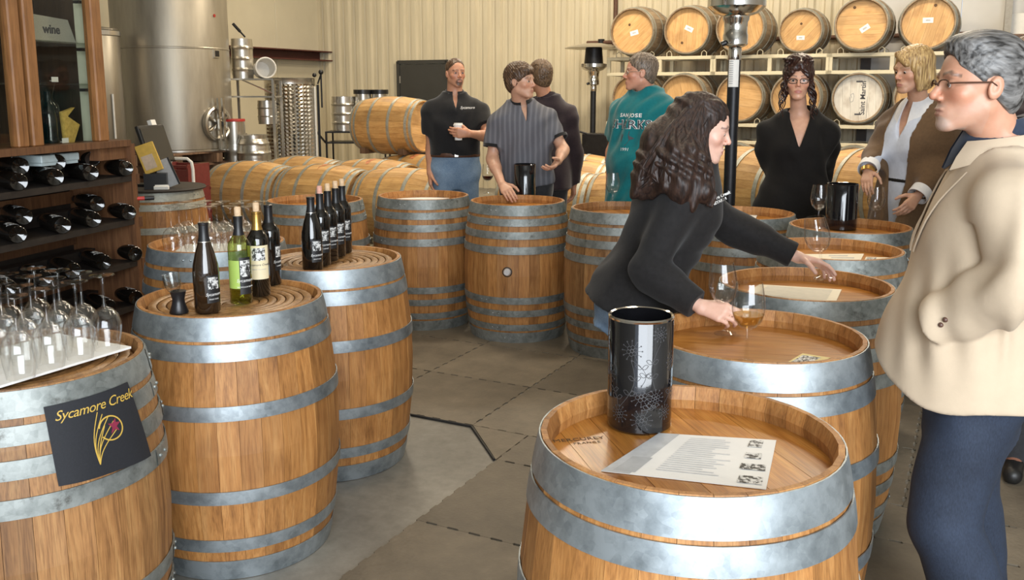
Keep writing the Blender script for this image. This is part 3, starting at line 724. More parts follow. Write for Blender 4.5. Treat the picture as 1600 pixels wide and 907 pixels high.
# kegs by the back wall corner
KY = 12.9
def kz(py): return at(560, py, KY).z
for k, (px, py0, py1, hw, lb) in enumerate(((537,202,151,.165,'ribbed steel keg on the cart, left one'), (568,200,147,.12,'slim steel keg on the cart, right one'), (594,200,147,.11,'black topped steel canister behind the raised barrel'))):
    kk = keg(lb, (at(px,180,KY).x, KY, kz(204)), hw, kz(py1)-kz(204), 3)
    if k: lathe_obj('cap', [(.001,0),(hw+.012,0),(hw+.012,.06),(.001,.06)], 28, MAT['black_plastic'], kk, (0,0,kz(py1)-kz(204)))
ct = empty('cart', (at(560,210,KY).x, KY, 0), (0,0,0), 'black wire cart under the corner kegs', 'cart')
cw = at(605,210,KY).x-at(512,210,KY).x
for z in (kz(204)-.015, kz(222)): MB().box((0,0,z), (cw,.5,.02)).build('deck', MAT['black_metal'], ct)
for s in (-1,1):
    for y in (-.23,.23): MB().tube([(s*cw/2*.97,y,0),(s*cw/2*.97,y,kz(204)-.02)], .014, 6).build('post', MAT['black_metal'], ct)
    MB().tube([(s*cw*.485,-.25,kz(222)),(s*cw*.485,-.25,kz(206))], .012, 6).build('rod', MAT['black_metal'], ct)
MB().tube([(-cw/2,-.22,kz(222)),(-cw/2-.1,-.3,kz(205))], .014, 6).build('push_handle', MAT['black_metal'], ct)
keg('low steel keg under the corner cart', (at(532,230,KY).x, KY-.05, .02), .16, .5, 2)
keg('wide low steel keg right under the corner cart', (at(575,230,KY).x, KY-.05, .02), .2, .5, 2)
# ------------------------------------------------------------------ patio heaters
def heater(label, x, y, zt, s=1.0, dish=True, tag=False):
    h = empty('patio_heater', (x, y, 0), (0,0,0), label, 'patio heater', 'patio heaters')
    lathe_obj('base', [(.001,0),(.24*s,0),(.24*s,.03),(.20*s,.06),(.06*s,.09),(.045,.1)], 32, MAT['black_metal'], h)
    lathe_obj('pole', [(.04,.08),(.04,zt-.57)], 20, MAT['black_metal'], h)
    lathe_obj('collar', [(.041,zt-.66),(.044,zt-.65),(.044,zt-.59),(.041,zt-.58)], 20, MAT['chrome'], h)
    lathe_obj('burner_housing', [(.045,zt-.58),(.068,zt-.57),(.080,zt-.56),(.080,zt-.50),(.075,zt-.49),(.075,zt-.42),(.085,zt-.40),(.085,zt-.37),(.045,zt-.36)], 28, MAT['chrome'], h)
    lathe_obj('burner_skirt', [(.08,zt-.385),(.14,zt-.365),(.185,zt-.325),(.185,zt-.28),(.12,zt-.27)], 36, MAT['chrome'], h)
    lathe_obj('emitter_screen', [(.12,zt-.30),(.135,zt-.28),(.115,zt-.06),(.10,zt-.05)], 36, MAT['black_metal'], h)
    lathe_obj('knob', [(.001,0),(.018,0),(.016,.03),(.001,.032)], 10, MAT['black_plastic'], h, (-.07,-.04,zt-.55), (0,-pi/2-.4,0))
    lathe_obj('reflector', [(.04,zt),(.12,zt),(.36,zt-.045),(.41,zt-.065),(.405,zt-.07),(.34,zt-.05),(.1,zt-.012),(.04,zt-.012)], 48, MAT['steel'], h)
    for k in range(3):
        a = k*2.09; MB().tube([(.1*cos(a),.1*sin(a),zt-.06),(.1*cos(a),.1*sin(a),zt-.004)], .005, 5).build('strut', MAT['black_metal'], h)
    return h
p = at(1149, 60, 6.0)
h2 = heater('tall patio heater with a chrome burner behind the bending woman', p.x, 6.0, 2.434)
zl0, zl1 = at(1148,136,5.96).z, at(1148,82,5.96).z
MB().lathe([(.0408,zl0),(.0415,zl0),(.0415,zl1),(.0408,zl1)], 16, a0=-2.75, a1=-1.0, close=True).build('instruction_label', MAT['card'], h2)
q = MB()
for k in range(12): q.lathe([(.0416,zl0+.02+k*.014),(.0418,zl0+.02+k*.014),(.0418,zl0+.026+k*.014),(.0416,zl0+.026+k*.014)], 10, a0=-2.6, a1=-1.95, close=True)
q.build('label_print', MAT['ink_grey'], h2)
p = at(928, 75, 13.0)
heater('slim patio heater with a wide dish by the corrugated wall', p.x, 13.0, at(928, 68, 13.0).z, s=1.0)
bx = empty('heater_box', (at(935,200,12.4).x, 12.4, 0), (0,0,BR), 'dark box with a tap standing by the slim heater', 'box')
MB().box((0,0,.52), (.36,.3,1.0), bev=.01).build('body', MAT['black_metal'], bx)
MB().tube([(-.1,-.17,1.02),(-.22,-.25,1.06),(-.3,-.28,1.06)], .015, 6).build('tap', MAT['black_metal'], bx); MB().sphere((-.3,-.28,1.06), .03, 8, 6).build('tap_knob', MAT['black_metal'], bx)
# sprinkler riser and pipe on the back wall
MAT['rust'] = plain('rusty_pipe', (.10,.045,.025), rough=.6, var=.3)
def wallpt(px, py, off=.1):
    r = (px-800)/CAM_F
    P0 = bw(0, -off); lo, hi = 0.0, 16.0
    for _ in range(60):
        m = (lo+hi)/2; P = P0+DV*m; q = at(px, py, P.y)
        if q.x > P.x: lo = m
        else: hi = m
    return at(px, py, P.y)
pp = wallpt(961, 66); rp = empty('water_pipe', (pp.x, pp.y, pp.z), (0,0,BR), 'rust brown riser pipe with an elbow on the corrugated wall', 'pipe')
MB().tube([(0,0,-.02),(0,0,5-pp.z)], .032, 10).build('riser', MAT['rust'], rp, smooth=True)
MB().tube([(0,0,0),(-.45,0,0)], .03, 10).build('branch', MAT['rust'], rp, smooth=True)
MB().lathe([(.045,-.06),(.045,.06)], 12, cap0=True, cap1=True).build('elbow', MAT['rust'], rp)
MB().lathe([(.05,-.02),(.05,.05)], 12, (-.22,0,.0), cap0=True, cap1=True).build('fitting', MAT['black_metal'], rp)
pp = wallpt(1160, 62, .06); q = MB(); q.tube([(0,0,0),(3.6,0,0)], .03, 10)
setp(q.build('wall_pipe', MAT['rust'], None, (pp.x,pp.y,pp.z), (0,0,BR), smooth=True), 'dark horizontal pipe on the wall behind the top barrels', 'pipe')
# pallet shelving with white cartons, upper right
sb = RK0 + DV*2.55 + WV*.35; szt = at(1540, 50, 10.6).z
ps = empty('pallet_shelving', (sb.x, sb.y, 0), (0,0,BR), 'pallet shelving with white cartons behind the blazer man', 'shelving')
MAT['shelf_orange'] = plain('racking_grey', (.28,.26,.22), rough=.5)
for x in (0, 2.3):
    for y in (0, .8): MB().box((x,y,1.6), (.07,.07,3.2)).build('upright', MAT['shelf_orange'], ps)
for y in (0, .8): MB().box((1.15,y,szt-.18), (2.23,.05,.1)).build('beam', MAT['shelf_orange'], ps)
MB().box((1.15,.4,szt-.12), (2.3,.86,.02)).build('deck', MAT['pallet'], ps)
pl = empty('wooden_pallet', (sb.x, sb.y, szt-.11), (0,0,BR), 'pallet under the white cartons on the high shelf', 'pallet')
for k in range(6): MB().box((.12+k*.42, .4, .09), (.1,.8,.018)).build('deck_board', MAT['pallet'], pl)
for y in (.05,.4,.75): MB().box((1.15,y,.04), (2.2,.09,.08)).build('stringer', MAT['pallet'], pl)
MAT['carton'] = plain('white_carton', (.72,.70,.64), rough=.6, var=.04)
for k, (x, w, h) in enumerate(((.18,.30,.24),(.50,.32,.24),(.80,.26,.25),(1.10,.30,.30),(1.42,.29,.31),(1.73,.28,.31),(2.04,.29,.31))):
    cb = empty('carton', tuple(Vector((sb.x, sb.y, szt-.01)) + DV*x + WV*.3), (0,0,BR), f'white cardboard carton on the high shelf, {["first","second","third","fourth","fifth","sixth","last"][k]} from the left', 'carton', 'white cartons')
    MB().box((0,0,h/2), (w,.36,h), bev=.004).build('body', MAT['carton'], cb)
    MB().box((0,0,h+.001), (.05,.36,.002)).build('tape', MAT['paper_warm'], cb)
    if k in (2, 3): MB().box((.0,-.182,h*.55), (.09,.003,.08)).build('print', MAT['ink_grey'], cb)
# ------------------------------------------------------------------ bottles
MAT['bottle_black'] = plain('dark_bottle_glass', (.006,.005,.004), rough=.06, var=.2, spec=.6, coat=.5)
MAT['bottle_brown'] = plain('brown_bottle_glass', (.022,.012,.006), rough=.07, var=.2, spec=.6, coat=.5)
MAT['bottle_green'] = thin_glass('pale_green_bottle_glass', (.70,.78,.40), gloss=1.6)
MAT['foil_black'] = plain('black_foil', (.012,.012,.013), rough=.38)
MAT['foil_gold'] = plain('gold_foil', (.60,.36,.10), rough=.3, metal=.85)
MAT['cork'] = plain('cork', (.62,.44,.27), rough=.8, var=.15, scale=120)
MAT['cork_red'] = plain('stained_cork', (.62,.33,.25), rough=.8, var=.15, scale=120)
MAT['label_cream'] = plain('cream_label', (.74,.64,.42), rough=.55, var=.04)
MAT['label_green'] = plain('green_label', (.36,.50,.10), rough=.55, var=.05)
MAT['label_black'] = plain('black_label', (.012,.012,.013), rough=.5)
MAT['print_white'] = plain('white_print', (.72,.72,.70), rough=.55)
def etching():
    """engraved tree picture: pale sketchy strokes on a dark ground"""
    m, nt, b = newmat('engraved_tree_print')
    co = coords(nt); n = N(nt, 'ShaderNodeTexNoise', Scale=95.0, Detail=5.0, Roughness=.7); L(nt, co, n.inputs['Vector'])
    c = ramp(nt, n.outputs[0], [(.46, (.02,.02,.02)), (.54, (.68,.68,.66))]); L(nt, c, b.inputs['Base Color']); b.inputs['Roughness'].default_value = .55
    return m
MAT['etching'] = etching()
BORD = [(.001,.012),(.02,.004),(.034,.0),(.0375,.004),(.0378,.19),(.036,.205),(.026,.222),(.0165,.235),(.0145,.25),(.0142,.285),(.0155,.287),(.0155,.295),(.013,.296),(.001,.296)]
BURG = [(.001,.014),(.02,.004),(.037,.0),(.041,.005),(.0415,.13),(.039,.155),(.031,.19),(.022,.22),(.0165,.24),(.0145,.255),(.0145,.282),(.016,.284),(.016,.292),(.001,.293)]
def brp(prof, z):
    zs = [p[1] for p in prof[2:]]; rs = [p[0] for p in prof[2:]]
    return float(np.interp(z, zs, rs))
def bend_text(s, size, mat, r, z, a, shear=0.3, depth=.0002):
    me = text_mesh(s, size, mat, depth, shear)
    for v in me.vertices:
        x, y, d = v.co; an = a+x/r; rr = r+d
        v.co = (rr*cos(an), rr*sin(an), z+y)
    me.update(); return me
_bc = {}
def bottle_parts(kind):
    """list of (part name, mesh) for a bottle; label faces local -Y"""
    if kind in _bc: return _bc[kind]
    out = []; A = -pi/2
    def patch(prof, z0, z1, a0, a1, mat, off=.0005, nm='label'):
        pr = []
        for k in range(5):
            z = z0+(z1-z0)*k/4; pr.append((brp(prof, z)+off, z))
        return (nm, MB().lathe(pr, 16, a0=a0, a1=a1).mesh(nm, mat, True))
    def foil(prof, z0, mat):
        pts = [(brp(prof, z0)+.0008, z0)]+[(brp(prof, z)+.0008, z) for z in np.linspace(z0, prof[-2][1]-.001, 6)]+[(.001, prof[-2][1]+.0012)]
        return ('capsule', MB().lathe(pts, 20).mesh('capsule', mat, True, 50))
    def cork(prof, mat): z = prof[-2][1]; return ('cork', MB().lathe([(.001,z-.01),(.0105,z-.01),(.0112,z+.026),(.009,z+.03),(.001,z+.03)], 14).mesh('cork', mat, True, 50))
    if kind in ('burg', 'lie_burg', 'burg_brown'):
        P = BURG; out.append(('glass', MB().lathe(P, 32).mesh('glass', MAT['bottle_brown' if kind == 'burg_brown' else 'bottle_black'], True, 60)))
        out.append(foil(P, .232, MAT['foil_black']))
        out.append(('ring', MB().lathe([(brp(P,.230)+.001,.229),(brp(P,.231)+.0012,.232)], 20).mesh('ring', MAT['steel'], True)))
    else:
        P = BORD; gm = {'bord_green':'bottle_green'}.get(kind, 'bottle_black')
        out.append(('glass', MB().lathe(P, 32).mesh('glass', MAT[gm], True, 60)))
        out.append(foil(P, .232, MAT['foil_gold' if kind == 'bord_cream' else 'foil_black']))
    if kind == 'bord_green':
        out.append(patch(P, .055, .150, A-1.25, A+.02, MAT['label_green']))
        out.append(patch(P, .035, .160, A+.02, A+1.1, MAT['label_black']))
        out.append(patch(P, .095, .150, A+.10, A+1.0, MAT['etching'], .0009, 'label_picture'))
        out.append(('lettering', bend_text('Sycamore', .016, MAT['print_white'], .0388, .082, A+.55)))
        out.append(('lettering', bend_text('SAUVIGNON BLANC', .0065, MAT['print_white'], .0388, .060, A+.55, 0)))
        out.append(('wine', MB().lathe([(.001,.016),(.034,.010),(.0355,.02),(.0355,.05),(.001,.05)], 20).mesh('wine', thin_glass('white_wine', (.80,.80,.45)), True, 60)))
    elif kind == 'bord_cream':
        out.append(patch(P, .062, .180, A-1.1, A+1.1, MAT['label_cream']))
        out.append(patch(P, .128, .172, A-.5, A+.7, MAT['etching'], .0009, 'label_picture'))
        out.append(('lettering', bend_text('Sycamore Creek', .011, MAT['ink'], .0388, .113, A+.1)))
        out.append(('lettering', bend_text('CABERNET SAUVIGNON', .0048, MAT['ink_grey'], .0388, .097, A+.05, 0)))
    else:
        lo, hi = (.055,.150) if kind.startswith('bord') else (.035,.125)
        lie = kind.startswith('lie')
        out.append(patch(P, lo, hi, A-.15, A+.95, MAT['label_black']))
        out.append(patch(P, hi-.045, hi-.006, A-.05, A+.85, MAT['etching'], .0009, 'label_picture'))
        rr = brp(P, .08)+.001
        out.append(('lettering', bend_text('Sycamore', .014, MAT['print_white'], rr, hi-.062, A+.4)))
        out.append(('lettering', bend_text('PINOT NOIR' if 'burg' in kind else 'CABERNET', .006, MAT['print_white'], rr, hi-.078, A+.4, 0)))
    if kind in ('bord_green','bord_cream','bord_cork'): out.append(cork(P, MAT['cork']))
    if kind == 'bord_corkred': out.append(cork(P, MAT['cork_red']))
    _bc[kind] = out; return out
def bottle(kind, label, loc, rot, group):
    b = empty('wine_bottle', loc, rot, label, 'bottle', group)
    for nm, me in bottle_parts(kind): inst(nm, me, b)
    return b
# ------------------------------------------------------------------ wine rack with glass cabinet on the left
RE = Vector((.24,.97,0)).normalized(); RO = Vector((-1.90,4.42,0)); RZ = atan2(RE.y, RE.x)
rack_o = empty('wine_rack', RO, (0,0,RZ), 'dark wooden wine rack with a glass display cabinet on top', 'wine rack')
def rw(x, y, z): return RO + RE*x + Vector((-RE.y, RE.x, 0))*y + Vector((0,0,z))
SH = [1.165, .950, .740, .522, .30]
LEN = 1.75
MAT['rack_black'] = plain('rack_dark_shelf', (.020,.014,.010), rough=.55, var=.3)
for z in SH:
    MB().box((-LEN/2+.06, .17, z-.014), (LEN, .36, .028)).build('shelf', MAT['rack_black'], rack_o)
    MB().box((-LEN/2+.06, .255, z+.028), (LEN-.02, .06, .05)).build('step_slat', MAT['rack_black'], rack_o)
    MB().box((-LEN/2+.06, .335, z+.10), (LEN-.02, .012, .06)).build('back_slat', MAT['rack_wood'], rack_o)
for x in (.075, -1.5):
    MB().box((x, .17, .66), (.035, .37, 1.32)).build('side_panel', MAT['rack_wood'], rack_o)
for z in SH: MB().box((.098, .06, z-.02), (.02,.16,.05)).build('bracket', MAT['rack_wood'], rack_o)
MB().box((.11, .10, 1.015), (.05,.18,.04)).build('arm_rest', MAT['rack_wood'], rack_o)
MB().box((-LEN/2+.06, .18, 1.325), (LEN, .40, .03)).build('counter', MAT['rack_wood'], rack_o)
MB().box((-LEN/2+.06, .36, .66), (LEN, .012, 1.32)).build('back_panel', MAT['rack_black'], rack_o)
CT = 2.75; MAT['pane'] = thin_glass('cabinet_pane', (.86,.87,.84), gloss=.3)
for x, w in ((-.095,.07), (-.515,.062), (-.60,.062), (-1.1,.07)):
    z0 = 1.34
    MB().box((x, .03, (CT+z0)/2), (w, .05, CT-z0), bev=.006).build('post', MAT['oak_frame'], rack_o)
for (x0, x1) in ((-.49,-.13), (-1.07,-.63)):
    MB().box(((x0+x1)/2, .035, (CT+1.34)/2), (x1-x0, .005, CT-1.345)).build('glass_pane', MAT['pane'], rack_o)
for z in (1.605, 1.79): MB().box((-.6, .20, z), (1.1, .30, .008)).build('glass_shelf', MAT['glass_shelf'], rack_o)
for z in (1.60, 1.785, 2.0):
    MB().box((-.135,.07,z-.02), (.02,.03,.014)).build('clip', MAT['black_plastic'], rack_o)
MAT['rack_dark'] = wood('cabinet_dark_wood', (.025,.014,.008), (.045,.026,.015), (.07,.042,.025), rnd=.1)
MB().box((-.55, .375, 2.04), (1.2, .012, 1.42)).build('cabinet_back', MAT['rack_dark'], rack_o)
MB().box((-.058, .26, 2.04), (.012, .22, 1.42)).build('cabinet_side', MAT['rack_dark'], rack_o)
MB().box((-1.15, .20, 2.04), (.012, .34, 1.42)).build('cabinet_side', MAT['rack_dark'], rack_o)
MAT['cream_post'] = plain('cream_post_paint', (.60,.60,.47), rough=.5, var=.05)
MB().box((-.060, .10, 2.04), (.016, .095, 1.40)).build('inner_post', MAT['cream_post'], rack_o)
# bottles lying in the rack, bottoms out
Rl = (Matrix.Rotation(RZ, 3, 'Z') @ Matrix.Rotation(-pi/2, 3, 'X'))
rnk = {0:'top', 1:'second', 2:'third', 3:'fourth'}
lay = {0: [(-.005,0),(-.255,0),(-.48,0),(-.69,0),(-.13,1),(-.36,1),(-.58,1)],
       1: [(-.005,0),(-.26,0),(-.46,0),(-.72,0),(-.12,1),(-.585,1)],
       2: [(.02,0),(-.21,0),(-.42,0),(-.6,0),(-.8,0)],
       3: [(.0,0),(-.2,0),(-.42,0),(-.63,0)]}
for r, items in lay.items():
    ordn = sorted(items, key=lambda q: -q[0])
    for (x, up) in items:
        y = .055 if up else -.03
        z = SH[r] + .0385 + (.054 if up else 0.0)
        k = ordn.index((x, up)); nth = ['nearest the monitor barrel','second from the monitor side','third from the monitor side','fourth from the monitor side','fifth from the monitor side','sixth from the monitor side','last'][k]
        rr = Matrix.Rotation(-.55, 3, 'Z') @ Rl @ Matrix.Rotation(random.uniform(-.4, .9), 3, 'Z')
        bottle('lie_bord', f'dark bottle lying in the {rnk[r]} rack shelf, {nth}', rw(x, y, z), rr.to_euler(), 'bottles lying in the wine rack')
# things inside and on the cabinet
MAT['glitter'] = plain('silver_glitter', (.55,.54,.48), rough=.45, metal=.4, var=.35, scale=260, bumps=.4)
gb = empty('glitter_box', rw(-.235, .12, 1.794), (0,0,RZ), 'silver glitter box with black lettering on the upper glass shelf', 'gift box')
MB().prism([(-.135,0),(.135,0),(.09,.105),(-.12,.115),(-.135,.10)], .10, Matrix(((1,0,0,0),(0,0,1,0),(0,1,0,0),(0,0,0,1)))).build('body', MAT['glitter'], gb)
inst('lettering', text_mesh('wine', .055, MAT['ink'], .0008, bold=.0015), gb, (-.02,-.001,.055), (pi/2,0,0))
bottle('bord_cream', 'bottle with a cream label on the cabinet shelf at the left edge', rw(-.735, .12, 1.794), (0,0,RZ+.6), 'cabinet bottles')
vz = empty('small_tumbler', rw(-.675, .13, 1.794), (0,0,0), 'small clear tumbler beside the cream label bottle', 'glass')
lathe_obj('bowl', [(.001,.004),(.018,.0),(.022,.07),(.0205,.07),(.017,.006)], 20, MAT['glass'], vz)
MAT['yellow_cloth'] = plain('yellow_raffia', (.62,.42,.10), rough=.7, var=.25, scale=60)
MAT['red_bow'] = plain('red_bow', (.42,.04,.05), rough=.6)
gf = empty('gift_bottle', rw(-.29, .14, 1.34), (0,0,RZ), 'wrapped gift bottle with a straw yellow bow', 'gift')
for nm, me in bottle_parts('burg')[:2]:
    o = inst(nm, me, gf); o.scale = (.8,.8,.8)
lathe_obj('wrap', [(.05,.0),(.052,.1),(.045,.17),(.02,.21),(.04,.28)], 14, MAT['glass'], gf)
q = MB(); q.prism([(-.02,0),(.03,.0),(.075,.08),(.0,.12),(.05,.16),(-.03,.14)], .02, Matrix(((1,0,0,.06),(0,0,1,-.05),(0,1,0,0),(0,0,0,1)))); q.build('bow', MAT['yellow_cloth'], gf)
gr = empty('gift_basket', rw(-.42, .16, 1.34), (0,0,RZ), 'dark gift basket with a red bow inside the cabinet', 'gift')
lathe_obj('basket', [(.001,.0),(.05,.0),(.062,.09),(.058,.09),(.046,.008),(.001,.008)], 20, MAT['rack_black'], gr)
q = MB()
for k in range(7): q.sphere((.02*cos(k*.9), -.03+.015*sin(k*.9), .12+.012*k), (.018,.01,.012), 8, 6)
q.build('bow', MAT['red_bow'], gr, smooth=True)
for (x, z, nm) in ((-.335,1.614,'price card on the middle glass shelf'), (-.30,1.342,'price card at the foot of the wrapped gift')):
    c_ = empty('price_card', rw(x, .055, z), (0,0,RZ), 'small white '+nm, 'card', 'cabinet price cards')
    MB().box((0,0,.012), (.04,.002,.022)).build('card', MAT['card'], c_); MB().box((0,.008,.006), (.03,.014,.002)).build('foot', MAT['card'], c_)
MAT['blue_box'] = plain('pale_blue_lid', (.50,.58,.58), rough=.5)
o = empty('flat_box', rw(-.33, .03, 1.257), (0,0,RZ), 'pale blue flat box on the top bottle shelf under the cabinet', 'box')
MB().box((0,.09,.02), (.24,.12,.035), bev=.004).build('lid', MAT['blue_box'], o); MB().box((0,.09,.0), (.225,.11,.02)).build('tray', MAT['blue_box'], o)
o = empty('wooden_crate', rw(-.035, .11, 1.25), (0,0,RZ), 'small wooden crate end under the cabinet corner', 'crate')
for k in range(3): MB().box((0,-.07+k*.07,.035), (.20,.066,.07)).build('plank', MAT['rack_wood'], o)
# ------------------------------------------------------------------ monitor barrel
PB = Vector((-2.57, 6.57, 0)); PT = BH
tp_ = MB(); tp_.lathe([(.001,PT),(.33,PT),(.335,PT+.008),(.33,PT+.018),(.001,PT+.018)], 40); 
setp(tp_.build('tray_top', MAT['rack_black'], None, PB, smooth=True), 'round dark tray on the monitor barrel', 'tray')
PT += .018
mo = empty('computer_monitor', PB+Vector((-.04,.06,PT)), (0,0,1.40), 'black computer monitor tilted on a stand, seen from its side', 'monitor')
Rt = Matrix.Rotation(-.30, 3, 'X')
MB().box((0,-.02,.30), (.34,.03,.28), Rt, .006).build('screen_case', MAT['black_plastic'], mo)
MB().box(Vector((0,-.02,.30))+Rt @ Vector((0,-.017,-.005)), (.31,.004,.245), Rt).build('screen', plain('dark_screen', (.012,.013,.016), rough=.15), mo)
MB().box((0,.035,.12), (.06,.03,.24), Matrix.Rotation(.1,3,'X')).build('stand_neck', MAT['black_plastic'], mo)
MB().box((0,.02,.008), (.22,.17,.016), bev=.005).build('stand_foot', MAT['black_plastic'], mo)
MB().box(Vector((0,-.02,.30))+Rt @ Vector((.05,0,.158)), (.06,.03,.04), Rt).build('webcam_card', MAT['card'], mo)
bk = empty('yellow_book', at(243,272,6.38), (0,0,.25), 'yellow covered book leaning beside the monitor', 'book')
bk.location.z = PT+.11
MB().box((0,.0,-.055), (.15,.09,.109)).build('stand', MAT['black_plastic'], bk)
Rb = Matrix.Rotation(-.33, 3, 'Y') @ Matrix.Rotation(-.1,3,'X')
MAT['yellow'] = plain('yellow_cover', (.60,.38,.05), rough=.5)
MB().box((-.035,0,.107), (.125,.03,.205), Rb, .002).build('cover', MAT['yellow'], bk)
MB().box((-.035,-.018,.08), (.08,.002,.10), Rb).build('cover_print', plain('book_print', (.55,.42,.30), rough=.5), bk)
MB().box((-.026,-.0195,.065), (.045,.002,.05), Rb).build('cover_badge', MAT['red'], bk)
fr_ = empty('picture_frame', at(266,282,6.46), (0,0,.2), 'grey framed picture leaning behind the yellow book', 'picture frame'); fr_.location.z = PT
Rb = Matrix.Rotation(-.36, 3, 'Y')
MB().box((-.03,.02,.10), (.11,.015,.20), Rb).build('panel', MAT['ink_grey'], fr_)
for s in (-1,1): MB().box(Rb @ Vector((s*.058-.0,.0,0))+Vector((-.03,.018,.10)), (.012,.022,.205), Rb).build('frame_bar', MAT['black_metal'], fr_)
ch = empty('card_holder', PB+Vector((.12,-.24,0)), (0,0,.15), 'long white card holder on the monitor barrel edge', 'card holder'); ch.location.z = PT
MB().box((0,0,.012), (.10,.03,.024), None, .003).build('block', MAT['card'], ch); MB().box((0,.012,.026), (.09,.006,.012)).build('cards', MAT['paper'], ch)
pn = empty('marker_pen', rw(.10,-.02,1.046), (0,pi/2,.5), 'red marker pen with a black cap on the rack arm', 'pen')
lathe_obj('barrel', [(.001,-.05),(.009,-.05),(.010,.02),(.001,.02)], 10, MAT['red'], pn); lathe_obj('cap', [(.001,.02),(.0115,.02),(.011,.065),(.001,.068)], 10, MAT['black_plastic'], pn)
spk = empty('speaker', (-2.33, 5.08, 0), (0,0,.6), 'black ribbed speaker column between the rack and the monitor', 'speaker')
zb = at(195,268,5.1).z; zt_ = at(195,203,5.1).z
MB().box((0,0,(zb+zt_)/2), (.15,.13,zt_-zb), bev=.008).build('cabinet', MAT['black_plastic'], spk)
for k in range(7): MB().box((-.06+k*.02,-.067,(zb+zt_)/2), (.006,.006,(zt_-zb)*.9)).build('grille_rib', MAT['black_metal'], spk)
MB().box((0,0,zb/2), (.05,.05,zb)).build('stand', MAT['black_metal'], spk); MB().box((0,0,.01), (.25,.25,.02)).build('foot', MAT['black_metal'], spk)
# ------------------------------------------------------------------ things on the barrel tables
CT_Z = BH-.0115       # coiled tops
HD_Z = BH-.052+.0005+MZ     # sunken heads (on mats)
HD_F = BH-.0515             # sunken heads (on bare floor)
def on(px, py, z): p = atz(px, py, z); return p
def stand(kind, label, px, py, z, yaw=0.0, group='bottles on the barrel'):
    p = on(px, py, z); face = atan2(p.x, p.y)
    return bottle(kind, label, p, (0,0,-face+yaw), group)
stand('burg_brown', 'brown glass bottle with black capsule beside the aerator', 325, 487, CT_Z, .15, 'bottles on the front coiled barrel')
stand('bord_green', 'clear green bottle of white wine with a cork in its neck', 378, 473, CT_Z, -.1, 'bottles on the front coiled barrel')
stand('bord_cream', 'bottle with gold capsule, cork and cream label', 406, 461, CT_Z, -.05, 'bottles on the front coiled barrel')
stand('bord', 'dark bottle half hidden behind the cream label bottle', 424, 444, CT_Z, .6, 'bottles on the front coiled barrel')
for (px, py, kd, lb) in ((489,421,'burg','dark sloping shouldered bottle, nearest of the five'), (503,414,'bord_corkred','dark bottle with a reddish cork, second of the five'), (515,407,'bord_cork','dark bottle with a pale cork, third of the five'), (527,400,'bord_cork','dark bottle with a pale cork, fourth of the five'), (537,394,'bord_cork','dark bottle with a pale cork, farthest of the five')):
    stand(kd, lb+' on the rear coiled barrel', px, py, CT_Z, .1, 'bottles on the rear coiled barrel')
MAT['glass_thick'] = thin_glass('thick_glass', (.92,.93,.93), gloss=3.0)
# aerator on its stand
ae = empty('wine_aerator', on(280, 489, CT_Z), (0,0,0), 'clear glass wine aerator on a black stand', 'aerator')
Ra = Matrix.Rotation(-.12, 3, 'Y')
lathe_obj('stand', [(.001,0),(.029,0),(.03,.004),(.021,.03),(.019,.045),(.025,.07),(.026,.072),(.001,.072)], 24, MAT['black_plastic'], ae)
lathe_obj('glass_cup', [(.001,.074),(.018,.074),(.026,.09),(.027,.13),(.0245,.13),(.022,.095),(.012,.085),(.001,.084)], 24, MAT['glass_thick'], ae, (0,0,0), (0,-.16,0))
lathe_obj('inner_funnel', [(.017,.128),(.010,.10),(.006,.088)], 18, MAT['glass_thick'], ae, (0,0,0), (0,-.16,0))
y = on(440, 421, CT_Z); gs = empty('glass_stopper', (y.x, y.y, CT_Z+.012), (pi/2,0,.4), 'small forked clear glass piece lying on the rear coiled barrel', 'stopper')
q = MB(); q.tube([(0,0,0),(.0,.02,0),(-.03,.05,0)], .007, 8); q.tube([(.0,.02,0),(.032,.045,0)], .007, 8); q.build('fork', MAT['glass_thick'], gs, smooth=True)
gs.rotation_euler = (0,0,.4)
# wine glasses
GP_OUT = [(.001,.0),(.034,.0015),(.0345,.003),(.020,.006),(.006,.012),(.0042,.03),(.0042,.085),(.007,.094),(.022,.102),(.036,.118),(.043,.14),(.0445,.155),(.041,.185),(.0345,.222),(.0335,.222),(.0400,.185),(.0435,.155),(.042,.14),(.035,.12),(.021,.104),(.001,.0995)]
def glass_mesh(cache={}):
    if 'g' not in cache:
        i = 7
        cache['foot'] = MB().lathe(GP_OUT[:5], 28).mesh('foot', MAT['glass'], True, 60)
        cache['stem'] = MB().lathe(GP_OUT[4:8], 14).mesh('stem', MAT['glass'], True, 60)
        cache['bowl'] = MB().lathe(GP_OUT[7:], 28).mesh('bowl', MAT['glass'], True, 70)
        MAT['rose_wine'] = thin_glass('white_wine_in_glass', (.86,.72,.42)); MAT['red_wine'] = plain('red_wine', (.05,.006,.006), rough=.08)
        for nm, mt in (('wine', 'rose_wine'), ('red', 'red_wine')):
            cache[nm] = MB().lathe([(.001,.101),(.021,.1055),(.0345,.1215),(.0405,.136),(.001,.136)], 24).mesh('wine', MAT[mt], True, 60)
        cache['g'] = 1
    return cache
def wineglass(label, loc, rot=(0,0,0), scale=1.0, wine=None, group='wine glasses'):
    g = empty('wine_glass', loc, rot, label, 'wine glass', group); c = glass_mesh()
    for nm in ('foot','stem','bowl'): inst(nm, c[nm], g)
    if wine: inst('wine', c[wine], g)
    g.scale = (scale,)*3; return g
ORD = ['first','second','third','fourth','fifth','sixth','seventh','eighth','ninth','tenth','eleventh','twelfth','thirteenth','fourteenth','fifteenth']
TM = TAB['M'].location; bz = BH+.0
